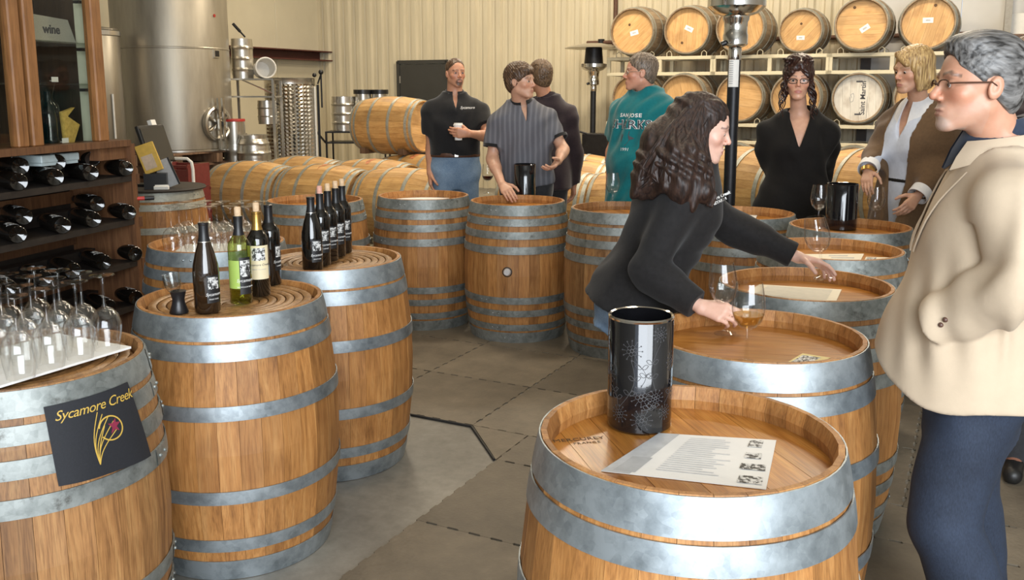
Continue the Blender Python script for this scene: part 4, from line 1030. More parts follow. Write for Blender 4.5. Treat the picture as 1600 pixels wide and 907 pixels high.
# white sheet under the upturned glasses
a = atz(205, 545, bz); b_ = atz(0, 607, bz); ed = (b_-a).normalized(); pe = Vector((-ed.y, ed.x, 0)); pe = pe if pe.y > 0 else -pe
q = MB(); q.add([a, a+ed*.47, a+ed*.47+pe*.30, a+pe*.30, a+Vector((0,0,.006)), a+ed*.47+Vector((0,0,.006)), a+ed*.47+pe*.30+Vector((0,0,.006)), a+pe*.30+Vector((0,0,.006))], [(3,2,1,0),(4,5,6,7),(0,1,5,4),(1,2,6,5),(2,3,7,6),(3,0,4,7)])
setp(q.build('white_board', MAT['paper'], None), 'white board under the upturned glasses on the banner barrel', 'board')
z_ = bz+.006
feet = [(159,429),(116,439),(125,425),(69,449),(82,434),(97,422),(21,461),(32,445),(51,431),(22,428),(7,440),(-6,452),(62,419),(-22,434),(-8,424)]
pl_ = []
for (px, py) in feet:
    p = atz(px, py, z_+.2055); p.z = z_
    p = Vector((p.x, p.y, z_))
    ok = all((p-o_).length > .083 for o_ in pl_)
    if not ok:
        for it in range(40):
            for o_ in pl_:
                dv = p-o_
                if dv.length < .084: p = p + (dv.normalized() if dv.length > 1e-4 else Vector((1,0,0)))*(.0845-dv.length)
    pl_.append(p)
for k, p in enumerate(sorted(pl_, key=lambda v: -v.x)):
    wineglass(f'upturned wine glass on the banner barrel, {ORD[k]} from the right', p+Vector((0,0,.2055)), (pi,0,0), .925, None, 'upturned glasses on the banner barrel')
TN = TAB['N'].location; nz = BH-.051
q = MB(); q.box((TN.x+.01, TN.y-.0, nz+.006), (.40,.36,.010), zrot(.1)); setp(q.build('white_board', MAT['paper'], None), 'white board under the upturned glasses on the far barrel', 'board')
for i in range(5):
    for j in range(3):
        x = TN.x-.165+i*.088; y_ = TN.y-.12+j*.098+(.02 if i % 2 else 0)
        wineglass(f'upturned glass on the far white board, {["front","middle","back"][j]} row, {ORD[i]} from the left', (x, y_, nz+.0115+.222), (pi,0,0), 1.0, None, 'upturned glasses on the far barrel')
wineglass('glass of red wine beside the bucket on the bung barrel', on(762,303,HD_F), (0,0,0), .98, 'red')
wineglass('empty wine glass on the barrel before the teal shirt man', on(957,327,HD_F), (0,0,0), 1.05)
wineglass('empty wine glass left of the bucket on the barrel by the blond woman', on(1278,358,HD_F), (0,0,0), 1.1)
wineglass('empty wine glass right of the bucket, in front of the blond woman', on(1366,358,HD_F), (0,0,0), 1.05)
wineglass('wine glass with a little white wine standing in the foreground', on(1166,568,HD_Z), (0,0,0), 1.02, 'wine')
# spit buckets
MAT['bucket'] = plain('black_glazed_ceramic', (.006,.006,.007), rough=.1, var=.2, coat=.6)
MAT['motif'] = plain('etched_grey', (.055,.055,.058), rough=.45)
def bucket(label, loc, r, h, flowers=False, rot=0.0):
    b = empty('spit_bucket', loc, (0,0,rot), label, 'bucket', 'black buckets')
    lathe_obj('wall', [(.001,.004),(r-.006,0),(r,.006),(r,h-.003),(r-.002,h),(r-.006,h-.002),(r-.007,.014),(.001,.014)], 48, MAT['bucket'], b)
    lathe_obj('rim', [(r+.0003,h-.006),(r+.001,h-.002),(r-.002,h+.001),(r-.006,h-.001)], 48, MAT['chrome'] if flowers else MAT['bucket'], b)
    if flowers:
        R = r+.0006
        def bent(mb, nm):
            vs = []
            for (x, y, d) in mb.v:
                an = -pi/2+x/R; vs.append(((R+d)*cos(an), (R+d)*sin(an), y))
            m2 = MB(); m2.add(vs, mb.f); m2.build(nm, MAT['motif'], b)
        def line(mb, pts, w=.0011):
            pts = [Vector((p[0], p[1])) for p in pts]
            for p, q_ in zip(pts[:-1], pts[1:]):
                t = (q_-p)
                if t.length < 1e-6: continue
                t.normalize(); n_ = Vector((-t.y, t.x))*w*.5
                mb.add([(p.x+n_.x,p.y+n_.y,0),(p.x-n_.x,p.y-n_.y,0),(q_.x-n_.x,q_.y-n_.y,0),(q_.x+n_.x,q_.y+n_.y,0)], [(0,1,2,3)])
        def circ(cx, cy, rr, n_=14): return [(cx+rr*cos(2*pi*k/n_), cy+rr*sin(2*pi*k/n_)) for k in range(n_+1)]
        rg = random.Random(5)
        for (cx, cy, s) in ((.004,.09,1.0),(-.018,.19,.95),(.036,.085,.8),(-.046,.045,.8),(.006,.036,1.0),(.062,.05,.7),(-.08,.13,.9),(.085,.16,.9),(.045,.225,.7),(-.11,.20,.9),(.11,.09,.9)):
            mb = MB(); line(mb, circ(cx, cy, .0035*s))
            for k in range(6):
                a = k*pi/3+.3; line(mb, circ(cx+.0085*s*cos(a), cy+.0085*s*sin(a), .0045*s, 10))
            for k in range(12):
                a = k*pi/6; line(mb, [(cx+.014*s*cos(a), cy+.014*s*sin(a)), (cx+.023*s*cos(a), cy+.023*s*sin(a))], .0009)
                line(mb, circ(cx+.0235*s*cos(a), cy+.0235*s*sin(a), .0012, 6), .0014)
            bent(mb, 'flower_motif')
        for (x0, y0, x1, y1, bow) in ((-.018,.17,.002,.11,.02),(.036,.10,.045,.205,-.015),(-.046,.06,-.02,.17,.02),(.006,.058,.03,.07,.01),(.06,.07,.08,.14,.015),(-.08,.11,-.05,.06,.01)):
            mb = MB(); pts = []
            for k in range(11):
                t = k/10; pts.append((x0+(x1-x0)*t+bow*sin(pi*t), y0+(y1-y0)*t))
            line(mb, pts)
            for t in (.3,.6):
                px_, py_ = pts[int(t*10)]
                for s in (-1,1):
                    lf = [(px_+s*.014*u_, py_+.006*u_+s*0+.005*sin(pi*u_)*v_) for v_ in (1,-1) for u_ in ((0,.25,.5,.75,1) if v_ == 1 else (1,.75,.5,.25,0))]
                    line(mb, lf)
            bent(mb, 'stem_motif')
    return b
p = on(998, 664, HD_Z); bucket('tall black bucket etched with grey flowers on the nearest barrel', p, .0715, at(998,492,p.y-.03).z-p.z-.006, True, -atan2(p.x,p.y))
p = on(820, 314, HD_F); bucket('plain black bucket on the bung barrel, before the striped polo man', p, .075, .255)
p = on(1313, 358, HD_F); bucket('black bucket between the two glasses by the blond woman', p, .083, .25)
# ------------------------------------------------------------------ printed sheets
def sheet(name, label, corners, z, mat, prints=(), cat='menu', th=.0012):
    P = [atz(x, y, z) for x, y in corners]; c0 = sum(P, Vector())/4
    P = [p-c0 for p in P]; up = Vector((0,0,th))
    o = empty(name, c0, (0,0,0), label, cat, None)
    MB().add(P+[p+up for p in P], [(3,2,1,0),(4,5,6,7),(0,1,5,4),(1,2,6,5),(2,3,7,6),(3,0,4,7)]).build('sheet', mat, o)
    def uv(u, v): return (P[0]*(1-u)+P[1]*u)*(1-v)+(P[3]*(1-u)+P[2]*u)*v
    for ip, (nm, rects, m) in enumerate(prints):
        q = MB(); hh = 1.3+.25*ip
        for (u0,v0,u1,v1) in rects:
            if nm == 'picture' and q.v: q.build(nm, m, o); q = MB()
            q.add([uv(u0,v0)+up*hh, uv(u1,v0)+up*hh, uv(u1,v1)+up*hh, uv(u0,v1)+up*hh], [(0,1,2,3)])
        q.build(nm, m, o)
    return o
rg = random.Random(3)
lines = [(.30+.0, .08+k*.045, .30+rg.uniform(.25,.42), .095+k*.045) for k in range(18)]
sheet('printed_menu', 'white printed menu sheet beside the flowered bucket on the nearest barrel', ((1030,678),(1213,689),(1197,766),(939,737)), HD_Z+.0005, MAT['paper'],
      (('header_band', [(.0,.0,.18,1)], plain('menu_grey_band', (.50,.51,.52), rough=.55)), ('header_box', [(.06,.62,.2,.96)], MAT['ink_grey']),
       ('text_lines', lines, plain('menu_text', (.62,.62,.62), rough=.6)), ('picture', [(.79,.05,.90,.2),(.80,.33,.92,.45),(.80,.56,.97,.68),(.82,.80,.97,.94)], MAT['etching'])))
sheet('printed_menu', 'menu sheet under the reaching hand, on the barrel beside the blazer man', ((1187,445),(1315,453),(1305,475),(1150,466)), HD_Z+.0005, MAT['paper_warm'],
      (('text_lines', [(.12, .1+k*.085, .9, .125+k*.085) for k in range(10)], MAT['ink_grey']),))
sheet('printed_menu', 'cream menu with a heading on the barrel with two menus, the larger', ((1232,398),(1350,397),(1343,411),(1222,408)), HD_Z+.0005, MAT['paper_warm'],
      (('text_lines', [(.55,.2,.8,.3),(.6,.45,.9,.55),(.55,.7,.9,.78)], MAT['ink_grey']),))
sheet('tasting_card', 'small cream card right of the cream menu', ((1353,402),(1396,403),(1392,411),(1349,411)), HD_Z+.0005, MAT['paper_warm'], (('picture', [(.05,.1,.4,.9)], MAT['etching']),), cat='card')
sheet('tasting_card', 'yellow label card with a dark picture beside the foreground wine glass', ((1254,553),(1298,560),(1272,571),(1227,569)), HD_Z+.0005, plain('yellow_card', (.72,.60,.26), rough=.6), (('picture', [(.1,.15,.75,.85)], MAT['etching']),), cat='card')
sheet('paper_sheet', 'white sheet of paper on the barrel before the black polo man', ((632,304),(708,304),(700,312),(612,312)), HD_F+.0005, MAT['paper'], cat='paper')
sheet('paper_sheet', 'small white paper on the barrel before the black sweater woman', ((1150,335),(1184,335),(1181,342),(1146,342)), HD_F+.0005, MAT['paper'], cat='paper')
# fire-stencilled cooper mark on the nearest head
mk = empty('cooper_mark', tuple(atz(905, 688, HD_Z+.0004)), (0,0,.20), None, None); mk.parent = TAB['A']; mk.location = mk.location - TAB['A'].location
inst('lettering', text_mesh('MERCUREY', .022, MAT['stencil'], .0002, spacing=1.05), mk, (0,.004,0)); inst('lettering', text_mesh('FRANCE', .014, MAT['stencil'], .0002, spacing=1.2), mk, (.012,-.018,0))
# ------------------------------------------------------------------ banner on the left barrel
MAT['banner'] = plain('black_banner_cloth', (.012,.013,.017), rough=.75, var=.15, scale=200, bumps=.1)
MAT['gold'] = plain('gold_thread', (.55,.36,.07), rough=.5, var=.1)
MAT['plum'] = plain('plum_leaf', (.22,.02,.05), rough=.6)
def raycyl(px, py, c, r):
    d = at(px, py, 1.0)-Vector((0,0,CAM_H)); ox, oy = -c.x, -c.y
    A_ = d.x**2+d.y**2; B_ = 2*(d.x*ox+d.y*oy); C_ = ox*ox+oy*oy-r*r
    D_ = B_*B_-4*A_*C_; t = (-B_-sqrt(max(0, D_)))/(2*A_)
    q_ = Vector((0,0,CAM_H))+d*t; return atan2(q_.y-c.y, q_.x-c.x), q_.z
cor = [raycyl(x, y, TM, .338) for x, y in ((70,640),(208,598),(228,712),(90,758))]
bn = empty('logo_banner', TM, (0,0,0), 'small black banner with gold lettering and emblem on the glasses barrel', 'banner')
def bpt(u, v, off=.0):
    a_ = (cor[0][0]*(1-u)+cor[1][0]*u)*(1-v)+(cor[3][0]*(1-u)+cor[2][0]*u)*v
    z = (cor[0][1]*(1-u)+cor[1][1]*u)*(1-v)+(cor[3][1]*(1-u)+cor[2][1]*u)*v
    r = brad(z)+.010+off+.002*sin(u*9)*v; return Vector((r*cos(a_), r*sin(a_), z))
q = MB(); nu, nv = 16, 10
vs = [bpt(i/nu, j/nv) for j in range(nv+1) for i in range(nu+1)]+[bpt(i/nu, j/nv, -.002) for j in range(nv+1) for i in range(nu+1)]
W_ = nu+1; K_ = W_*(nv+1)
fs = [(j*W_+i, j*W_+i+1, (j+1)*W_+i+1, (j+1)*W_+i) for j in range(nv) for i in range(nu)]
fs += [tuple(K_+k for k in reversed(f)) for f in fs]
q.add(vs, fs).build('cloth', MAT['banner'], bn, smooth=True)
def on_banner(me, cx, cy, s):
    for v in me.vertices:
        x, y, d = v.co; v.co = bpt(cx+x*s, cy-y*s*1.15, .0012+d)
    me.update(); return me
inst('lettering', on_banner(text_mesh('Sycamore Creek', .145, MAT['gold'], .0002, shear=.42, spacing=.93), .53, .14, 1.0), bn)
q = MB(); q.tube([(.13*cos(a_), .13*sin(a_), 0) for a_ in np.linspace(-2.6, 2.9, 26)], .0085, 5); m_ = q.mesh('emblem_ring', MAT['gold'])
for v in m_.vertices: v.co.z *= .03
inst('emblem_ring', on_banner(m_, .60, .45, 1.0), bn)
q = MB()
for (x1, y1, bow) in ((-.02,.28,.10),(.03,.24,.12),(.10,.20,.13),(.14,.12,.12),(.16,.02,.10),(.02,.10,.05)):
    q.tube([(-.14+ (x1+.14)*t-bow*sin(pi*t)*.6, -.34+(y1+.34)*t, 0) for t in np.linspace(0,1,12)], .006, 5)
m_ = q.mesh('emblem_stalk', MAT['gold'])
for v in m_.vertices: v.co.z *= .03
inst('emblem_stalk', on_banner(m_, .52, .50, .9), bn)
q = MB(); q.prism([(-.06,-.07),(0,-.03),(.05,-.06),(.03,.0),(.09,.04),(.03,.05),(.04,.1),(-.02,.05),(-.07,.06),(-.03,0)], .0002); inst('emblem_leaf', on_banner(q.mesh('emblem_leaf', MAT['plum']), .64, .45, .9), bn)
# ------------------------------------------------------------------ people: smooth distance-field figures
V3 = lambda *a: np.array(a if len(a) == 3 else a[0], float)
def unit(v): v = np.asarray(v, float); return v/np.linalg.norm(v)
def smin(a, b, k): h = np.clip(.5+.5*(b-a)/k, 0, 1); return b+(a-b)*h-k*h*(1-h)
def smax(a, b, k): return -smin(-a, -b, k)
def rc(P, a, b, ra, rb):
    a = [float(q) for q in a]; b = [float(q) for q in b]; d = [b[i]-a[i] for i in range(3)]; L2 = max(1e-9, d[0]**2+d[1]**2+d[2]**2)
    x = P[:,0]-a[0]; y = P[:,1]-a[1]; z = P[:,2]-a[2]
    t = np.clip((x*d[0]+y*d[1]+z*d[2])*(1/L2), 0, 1)
    x -= t*d[0]; y -= t*d[1]; z -= t*d[2]
    return np.sqrt(x*x+y*y+z*z)-(ra+(rb-ra)*t)
def sph(P, c, r): x = P[:,0]-float(c[0]); y = P[:,1]-float(c[1]); z = P[:,2]-float(c[2]); return np.sqrt(x*x+y*y+z*z)-r
def local(P, c, r, fn):
    """evaluate fn only near c; farther away a safe distance is enough"""
    d = sph(P, c, r*.7); m = d < r*.3
    if m.any(): d[m] = fn(np.asfortranarray(P[m]))
    return d
def ell(P, c, r, R=None):
    Q = P-c
    if R is not None: Q = Q @ R
    x = Q[:,0]*(1/r[0]); y = Q[:,1]*(1/r[1]); z = Q[:,2]*(1/r[2]); k0 = np.sqrt(x*x+y*y+z*z)
    x *= 1/r[0]; y *= 1/r[1]; z *= 1/r[2]
    return k0*(k0-1)/np.maximum(np.sqrt(x*x+y*y+z*z), 1e-6)
def chain(P, pts, rs, k=.015):
    d = None
    for i in range(len(pts)-1):
        e = rc(P, pts[i], pts[i+1], rs[i], rs[i+1]); d = e if d is None else smin(d, e, k)
    return d
def mesh_sdf(fn, lo, hi, h, blk=7):
    lo = np.asarray(lo, float); n = np.ceil((np.asarray(hi, float)-lo)/h).astype(int)
    nb = -(-n//blk); n = nb*blk+1
    g = [np.arange(m) for m in nb]
    bc = np.stack(np.meshgrid(*g, indexing='ij'), -1).reshape(-1, 3)
    fn0 = fn; fn = lambda Q: fn0(np.asfortranarray(Q, dtype=np.float32))
    dc = fn(lo+(bc*blk+blk/2)*h)
    act = np.abs(dc) < blk*h*.866*1.25+.012
    V = np.repeat(np.repeat(np.repeat(np.where(dc < 0, -1., 1.).reshape(nb), blk, 0), blk, 1), blk, 2)
    V = np.pad(V, ((0,1),(0,1),(0,1)), mode='edge').astype(np.float32)
    off = np.stack(np.meshgrid(*[np.arange(blk+1)]*3, indexing='ij'), -1).reshape(-1, 3)
    ab = bc[act]
    for s in range(0, len(ab), 120):
        idx = (ab[s:s+120, None, :]*blk+off[None]).reshape(-1, 3)
        d = fn(lo+idx*h)
        V[idx[:, 0], idx[:, 1], idx[:, 2]] = d
    I = V < 0
    c = [I[a:a+n[0]-1, b:b+n[1]-1, e:e+n[2]-1] for a in (0,1) for b in (0,1) for e in (0,1)]
    cnt = sum(x.astype(np.int8) for x in c)
    cells = np.argwhere((cnt > 0) & (cnt < 8))
    if not len(cells): return np.zeros((0,3)), np.zeros((0,4), int)
    cid = -np.ones(tuple(n-1), np.int32); cid[tuple(cells.T)] = np.arange(len(cells))
    co = np.array([(a,b,e) for a in (0,1) for b in (0,1) for e in (0,1)])
    cv = np.stack([V[cells[:,0]+a, cells[:,1]+b, cells[:,2]+e] for a,b,e in co], 1)
    acc = np.zeros((len(cells), 3)); num = np.zeros(len(cells))
    for i in range(8):
        for j in range(i+1, 8):
            if np.abs(co[i]-co[j]).sum() != 1: continue
            m = (cv[:, i] < 0) != (cv[:, j] < 0)
            t = cv[m, i]/(cv[m, i]-cv[m, j])
            acc[m] += co[i]+t[:, None]*(co[j]-co[i]); num[m] += 1
    vs = lo+(cells+acc/num[:, None])*h
    F = []
    for ax in range(3):
        o1, o2 = (ax+1) % 3, (ax+2) % 3
        sl0 = [slice(None)]*3; sl1 = [slice(None)]*3; sl0[ax] = slice(0, -1); sl1[ax] = slice(1, None)
        a, b = I[tuple(sl0)], I[tuple(sl1)]
        e = np.argwhere(a != b); e = e[(e[:, o1] > 0) & (e[:, o2] > 0) & (e[:, o1] < n[o1]-1) & (e[:, o2] < n[o2]-1)]
        inside = a[tuple(e.T)]
        q = []
        for d1, d2 in ((0,0),(-1,0),(-1,-1),(0,-1)):
            x = e.copy(); x[:, o1] += d1; x[:, o2] += d2; q.append(cid[tuple(x.T)])
        q = np.stack(q, 1); q[~inside] = q[~inside][:, ::-1]; F.append(q)
    F = np.concatenate(F); F = F[(F >= 0).all(1)]
    return vs, F
def np_mesh(name, parts, mats, colors=None):
    """parts: list of (verts, quads); colors: function(verts)->(n,3)"""
    vs = np.concatenate([p[0] for p in parts]); o = 0; fs = []
    for v, f in parts: fs.append(f+o); o += len(v)
    fs = np.concatenate(fs).astype(np.int32)
    me = bpy.data.meshes.new(name); me.vertices.add(len(vs)); me.vertices.foreach_set('co', vs.astype(np.float32).ravel())
    me.loops.add(fs.size); me.loops.foreach_set('vertex_index', fs.ravel())
    me.polygons.add(len(fs)); me.polygons.foreach_set('loop_start', np.arange(0, fs.size, 4, dtype=np.int32)); me.polygons.foreach_set('loop_total', np.full(len(fs), 4, np.int32))
    me.polygons.foreach_set('use_smooth', np.ones(len(fs), bool))
    for m in (mats if isinstance(mats, list) else [mats]): me.materials.append(m)
    me.update(calc_edges=True); me.validate()
    if colors is not None:
        at_ = me.color_attributes.new('Col', 'FLOAT_COLOR', 'POINT'); cc = np.ones((len(vs), 4), np.float32); cc[:, :3] = colors(vs); at_.data.foreach_set('color', cc.ravel())
    return me
def skinmat():
    m, nt, b = newmat('skin')
    a = N(nt, 'ShaderNodeVertexColor'); a.layer_name = 'Col'
    co = coords(nt); n = N(nt, 'ShaderNodeTexNoise', Scale=45.0, Detail=4.0); L(nt, co, n.inputs['Vector'])
    mx = N(nt, 'ShaderNodeMix', data_type='RGBA', blend_type='MULTIPLY'); mx.inputs['Factor'].default_value = .25
    c = ramp(nt, n.outputs[0], [(.35, (.78,.62,.58)), (.6, (1,1,1))]); L(nt, a.outputs[0], mx.inputs['A']); L(nt, c, mx.inputs['B'])
    L(nt, mx.outputs['Result'], b.inputs['Base Color']); b.inputs['Roughness'].default_value = .45
    b.inputs['Subsurface Weight'].default_value = .12; b.inputs['Subsurface Radius'].default_value = (.01,.004,.002); b.inputs['Subsurface Scale'].default_value = 1.0
    bump(nt, b, n.outputs[0], .06, .003); return m
MAT['skin'] = skinmat()
def hairmat(name, dark, light, stretch=(1,1,.12), scale=120, rough=.42):
    m, nt, b = newmat(name)
    co = coords(nt, stretch); n = N(nt, 'ShaderNodeTexNoise', Scale=scale, Detail=4.0, Distortion=.3); L(nt, co, n.inputs['Vector'])
    c = ramp(nt, n.outputs[0], [(.35, dark), (.65, light)]); L(nt, c, b.inputs['Base Color']); b.inputs['Roughness'].default_value = rough
    bump(nt, b, n.outputs[0], .6, .004); return m
def cloth(name, col, var=.12, scale=60, rough=.85, weave=500, sheen=.2, bumps=.12):
    m, nt, b = newmat(name)
    co = coords(nt); n = N(nt, 'ShaderNodeTexNoise', Scale=scale, Detail=5.0, Roughness=.65); L(nt, co, n.inputs['Vector'])
    n2 = N(nt, 'ShaderNodeTexNoise', Scale=weave, Detail=2.0); L(nt, co, n2.inputs['Vector'])
    c = ramp(nt, n.outputs[0], [(.3, [x*(1-var) for x in col]), (.7, [min(1, x*(1+var)) for x in col])])
    L(nt, c, b.inputs['Base Color']); b.inputs['Roughness'].default_value = rough; b.inputs['Sheen Weight'].default_value = sheen; b.inputs['Specular IOR Level'].default_value = .25
    bump(nt, b, n2.outputs[0], bumps, .002); return m
def denim(name, col, col2):
    m, nt, b = newmat(name)
    co = coords(nt); n = N(nt, 'ShaderNodeTexNoise', Scale=5.0, Detail=6.0, Roughness=.6); L(nt, co, n.inputs['Vector'])
    co2 = coords(nt, (1,1,.35)); n2 = N(nt, 'ShaderNodeTexNoise', Scale=320.0, Detail=3.0); L(nt, co2, n2.inputs['Vector'])
    mx = N(nt, 'ShaderNodeMix', data_type='FLOAT'); mx.inputs[0].default_value = .4; L(nt, n.outputs[0], mx.inputs[2]); L(nt, n2.outputs[0], mx.inputs[3])
    c = ramp(nt, mx.outputs[0], [(.35, col), (.65, col2)]); L(nt, c, b.inputs['Base Color']); b.inputs['Roughness'].default_value = .85
    bump(nt, b, n2.outputs[0], .15, .002); return m
def waves(P, amp, seed, f=38.0):
    P = P.astype(np.float32)
    r = np.random.RandomState(seed); w = np.zeros(len(P))
    for i in range(4):
        k = (unit(r.normal(size=3)*[1,1,.9])*f*r.uniform(.6,1.5)).astype(np.float32); k2 = (unit(r.normal(size=3))*f*.4).astype(np.float32)
        g = np.clip(.5+.9*np.sin(P @ (unit(r.normal(size=3))*f*.28).astype(np.float32)+r.uniform(0,6)), 0, 1)
        w += g*np.sin(P @ k+1.6*np.sin(P @ k2+r.uniform(0,6))+r.uniform(0,6))
    return amp*w*.5
TORSO_M = np.array([(-.15,.085,.085,.0),(-.09,.150,.105,-.005),(0,.170,.115,-.010),(.08,.164,.108,0),(.14,.156,.104,.005),(.24,.160,.110,.008),(.34,.170,.117,.006),(.42,.165,.111,0),(.47,.140,.095,-.010),(.505,.095,.072,-.018),(.54,.058,.057,-.022)])
TORSO_F = np.array([(-.15,.085,.085,.0),(-.09,.155,.105,-.008),(0,.172,.113,-.012),(.08,.150,.102,-.002),(.15,.128,.094,.004),(.24,.133,.100,.008),(.33,.145,.108,.006),(.41,.142,.100,0),(.46,.120,.085,-.010),(.50,.080,.064,-.016),(.535,.050,.050,-.02)])
class Fig:
    def __init__(s, foot, H, f, sex='m', hf=None, hu=(0,0,1), lean=(0,0,1), wide=1.0, deep=1.0, belly=0.0, head=None, hs=None, pelvis=None, legs=None, sw=None):
        s.k = k = H/1.75; s.sex = sex
        s.f = unit((f[0], f[1], 0)); s.u = V3(0,0,1); s.r = np.cross(s.f, s.u)
        s.foot = V3(foot[0], foot[1], 0.0)
        s.P = s.foot+V3(0,0,.93*k) if pelvis is None else V3(pelvis)
        s.U = unit(lean); s.F = unit(s.f-s.U*(s.f @ s.U)); s.R = np.cross(s.F, s.U)
        T = (TORSO_M if sex == 'm' else TORSO_F).copy()
        T[:, 1] *= wide; T[:, 2] *= deep
        bl = belly*np.exp(-((T[:, 0]-.12)/.12)**2); T[:, 2] += bl*.5; T[:, 3] += bl*.5
        T[:, [0,1,2,3]] *= k; T[:, 0] *= 1.05; s.T = T
        s.NB = s.tp(0,-.018,.515)
        w = (.182 if sex == 'm' else .160) if sw is None else sw
        s.sh = {1: s.tp(w*wide, -.012, .408), -1: s.tp(-w*wide, -.012, .408)}
        s.hs = (hs or (.93 if sex == 'm' else .88))*k**.5
        s.hf0 = s.f if hf is None else unit(hf)
        s.hu = unit(hu); s.hf = unit(s.hf0-s.hu*(s.hf0 @ s.hu)); s.hr = np.cross(s.hf, s.hu)
        s.HC = s.NB+V3(0,0,.16*k)+s.F*.025 if head is None else V3(head)
        s.HM = np.stack([s.hr, s.hf, s.hu], 1)
        s.arm = {}
        for sd in (1, -1): s.set_arm(sd, s.sh[sd]+s.R*sd*.05*k-s.u*.29*k, s.sh[sd]+s.R*sd*.06*k-s.u*.54*k+s.f*.04)
        hipw = .088*k
        s.hip = {sd: s.P+s.r*sd*hipw-s.u*.04*k for sd in (1,-1)}
        s.kn = {sd: s.foot+s.r*sd*.10*k+s.u*.49*k+s.f*.02 for sd in (1,-1)}
        s.an = {sd: s.foot+s.r*sd*.11*k+s.u*.085*k-s.f*.02 for sd in (1,-1)}
        s.ff = {sd: s.f for sd in (1,-1)}
        s.lips = V3(.45,.17,.14) if sex == 'f' else V3(.42,.18,.13); s.o = None
    def tp(s, x, y, z): return s.P+(s.R*x+s.F*y+s.U*z*1.05)*s.k
    def hd(s, x, y, z): return s.HC+(s.HM @ V3(x,y,z))*s.hs
    def hl(s, P): return ((P-s.HC) @ s.HM)/s.hs
    def set_arm(s, sd, elbow, wrist, D=None, Nn=None, curl=.5, spread=.0, thumb=.0):
        e = V3(elbow); w = V3(wrist); D = unit(w-e) if D is None else unit(D)
        Nn = V3(Nn) if Nn is not None else -s.R*sd
        Nn = unit(Nn-D*(Nn @ D)); S = np.cross(D, Nn) if sd == 1 else np.cross(Nn, D)
        s.arm[sd] = dict(e=e, w=w, D=D, N=Nn, S=S, curl=curl, spread=spread, thumb=thumb)
    # distance fields ------------------------------------------------
    def torso(s, P, off=0.0, T=None):
        T = s.T if T is None else T
        Q = P-s.P; x = Q @ s.R; y = Q @ s.F; z = Q @ s.U
        zz = np.linspace(T[0,0], T[-1,0], 60); ker = np.array([1,2,3,2,1])/9.
        def tab(c):
            v = np.interp(zz, T[:,0], T[:,c]); vp = np.pad(v, 2, mode='edge'); v = np.convolve(vp, ker, 'valid'); return np.interp(z, zz, v)
        a = tab(1)+off; b = tab(2)+off; c = tab(3)
        q = np.sqrt((x/a)**2+((y-c)/b)**2)
        d = (q-1)*np.minimum(a, b)
        return np.maximum(d, np.maximum(T[0,0]-z-off, z-T[-1,0]-off*.3))
    def head(s, P):
        p = s.hl(P); ax = p.copy(); ax[:, 0] = np.abs(ax[:, 0])
        fem = s.sex == 'f'
        d = ell(p, V3(0,-.018,.045), (.076,.098,.082))
        d = smin(d, ell(p, V3(0,.022,.005), (.067,.070,.092)), .03)
        d = smin(d, ell(p, V3(0,.030,-.055), (.052,.058,.060) if not fem else (.047,.056,.058)), .03)
        d = smin(d, rc(ax, V3(.048,-.002,-.055), V3(.020,.070,-.100), .019 if not fem else .015, .015), .025)
        d = smin(d, ell(p, V3(0,.079,-.101), (.021,.017,.017)), .02)
        d = smin(d, ell(ax, V3(.043,.056,-.022), (.022,.020,.018)), .02)
        d = smin(d, ell(ax, V3(.028,.080,.027), (.024,.011,.008)), .012 if not fem else .02)
        d = smax(d, -ell(ax, V3(.033,.100,.003), (.018,.021,.0125)), .012)
        d = smin(d, rc(p, V3(0,.088,.014), V3(0,.108,-.022), .0076, .0098), .010)
        d = smin(d, sph(p, V3(0,.1095,-.0265), .0108 if not fem else .0092), .007)
        d = smin(d, sph(ax, V3(.0118,.0985,-.032), .0080 if not fem else .0068), .006)
        d = smin(d, ell(p, V3(0,.073,-.067), (.033,.026,.025)), .014)
        fu = .0062 if fem else .0048
        d = smin(d, ell(p, V3(0,.0935,-.0615), (.0255,.0078,fu)), .004)
        d = smin(d, ell(p, V3(0,.0920,-.0732), (.0225,.0084,fu+.001)), .004)
        d = smax(d, -np.minimum(rc(p, V3(-.025,.0945,-.0665), V3(0,.1015,-.0672), .0022, .0022), rc(p, V3(0,.1015,-.0672), V3(.025,.0945,-.0665), .0022, .0022)), .003)
        # eyelids with an opening for the eyeball
        op = getattr(s, 'eye_open', .0034)
        d = smin(d, sph(ax, V3(.0325,.0735,.003), .0142), .004)
        d = smax(d, -ell(ax, V3(.0325,.0905,.001), (.0125,.010,op)), .0015)
        # ears
        R = np.array(Matrix.Rotation(.22, 3, 'X'))
        e = ell(ax, V3(.080,-.014,-.006), (.0085,.0185,.031), R)
        e = smax(e, -ell(ax, V3(.089,-.009,-.004), (.006,.010,.017), R), .004)
        d = smin(d, e, .006)
        d = d*s.hs
        nb = s.NB-s.U*.02
        nk = rc(P, s.hd(0,-.022,-.05), nb, (.056 if not fem else .049)*s.k, (.060 if not fem else .053)*s.k)
        return smin(d, nk, .022)
    def hand(s, P, sd):
        A = s.arm[sd]; W, D, Nn, S = A['w'], A['D'], A['N'], A['S']; k = s.k*(1.0 if s.sex == 'm' else .9)
        d = None
        kx = (.030,.0105,-.0095,-.028); kl = (.090,.093,.087,.078)
        ph = ((.042,.026,.021),(.046,.029,.023),(.043,.027,.022),(.033,.021,.019))
        cu = A['curl']; cu = cu if isinstance(cu, (list, tuple)) else (cu,)*4
        for i in range(4):
            sp = A['spread']*(1.5-i)
            K = W+(D*kl[i]+S*(kx[i]+sp*.02))*k
            e = rc(P, W+S*kx[i]*.45*k+D*.012*k, K, .0155*k, .0125*k); d = e if d is None else smin(d, e, .014*k)
        fd = None
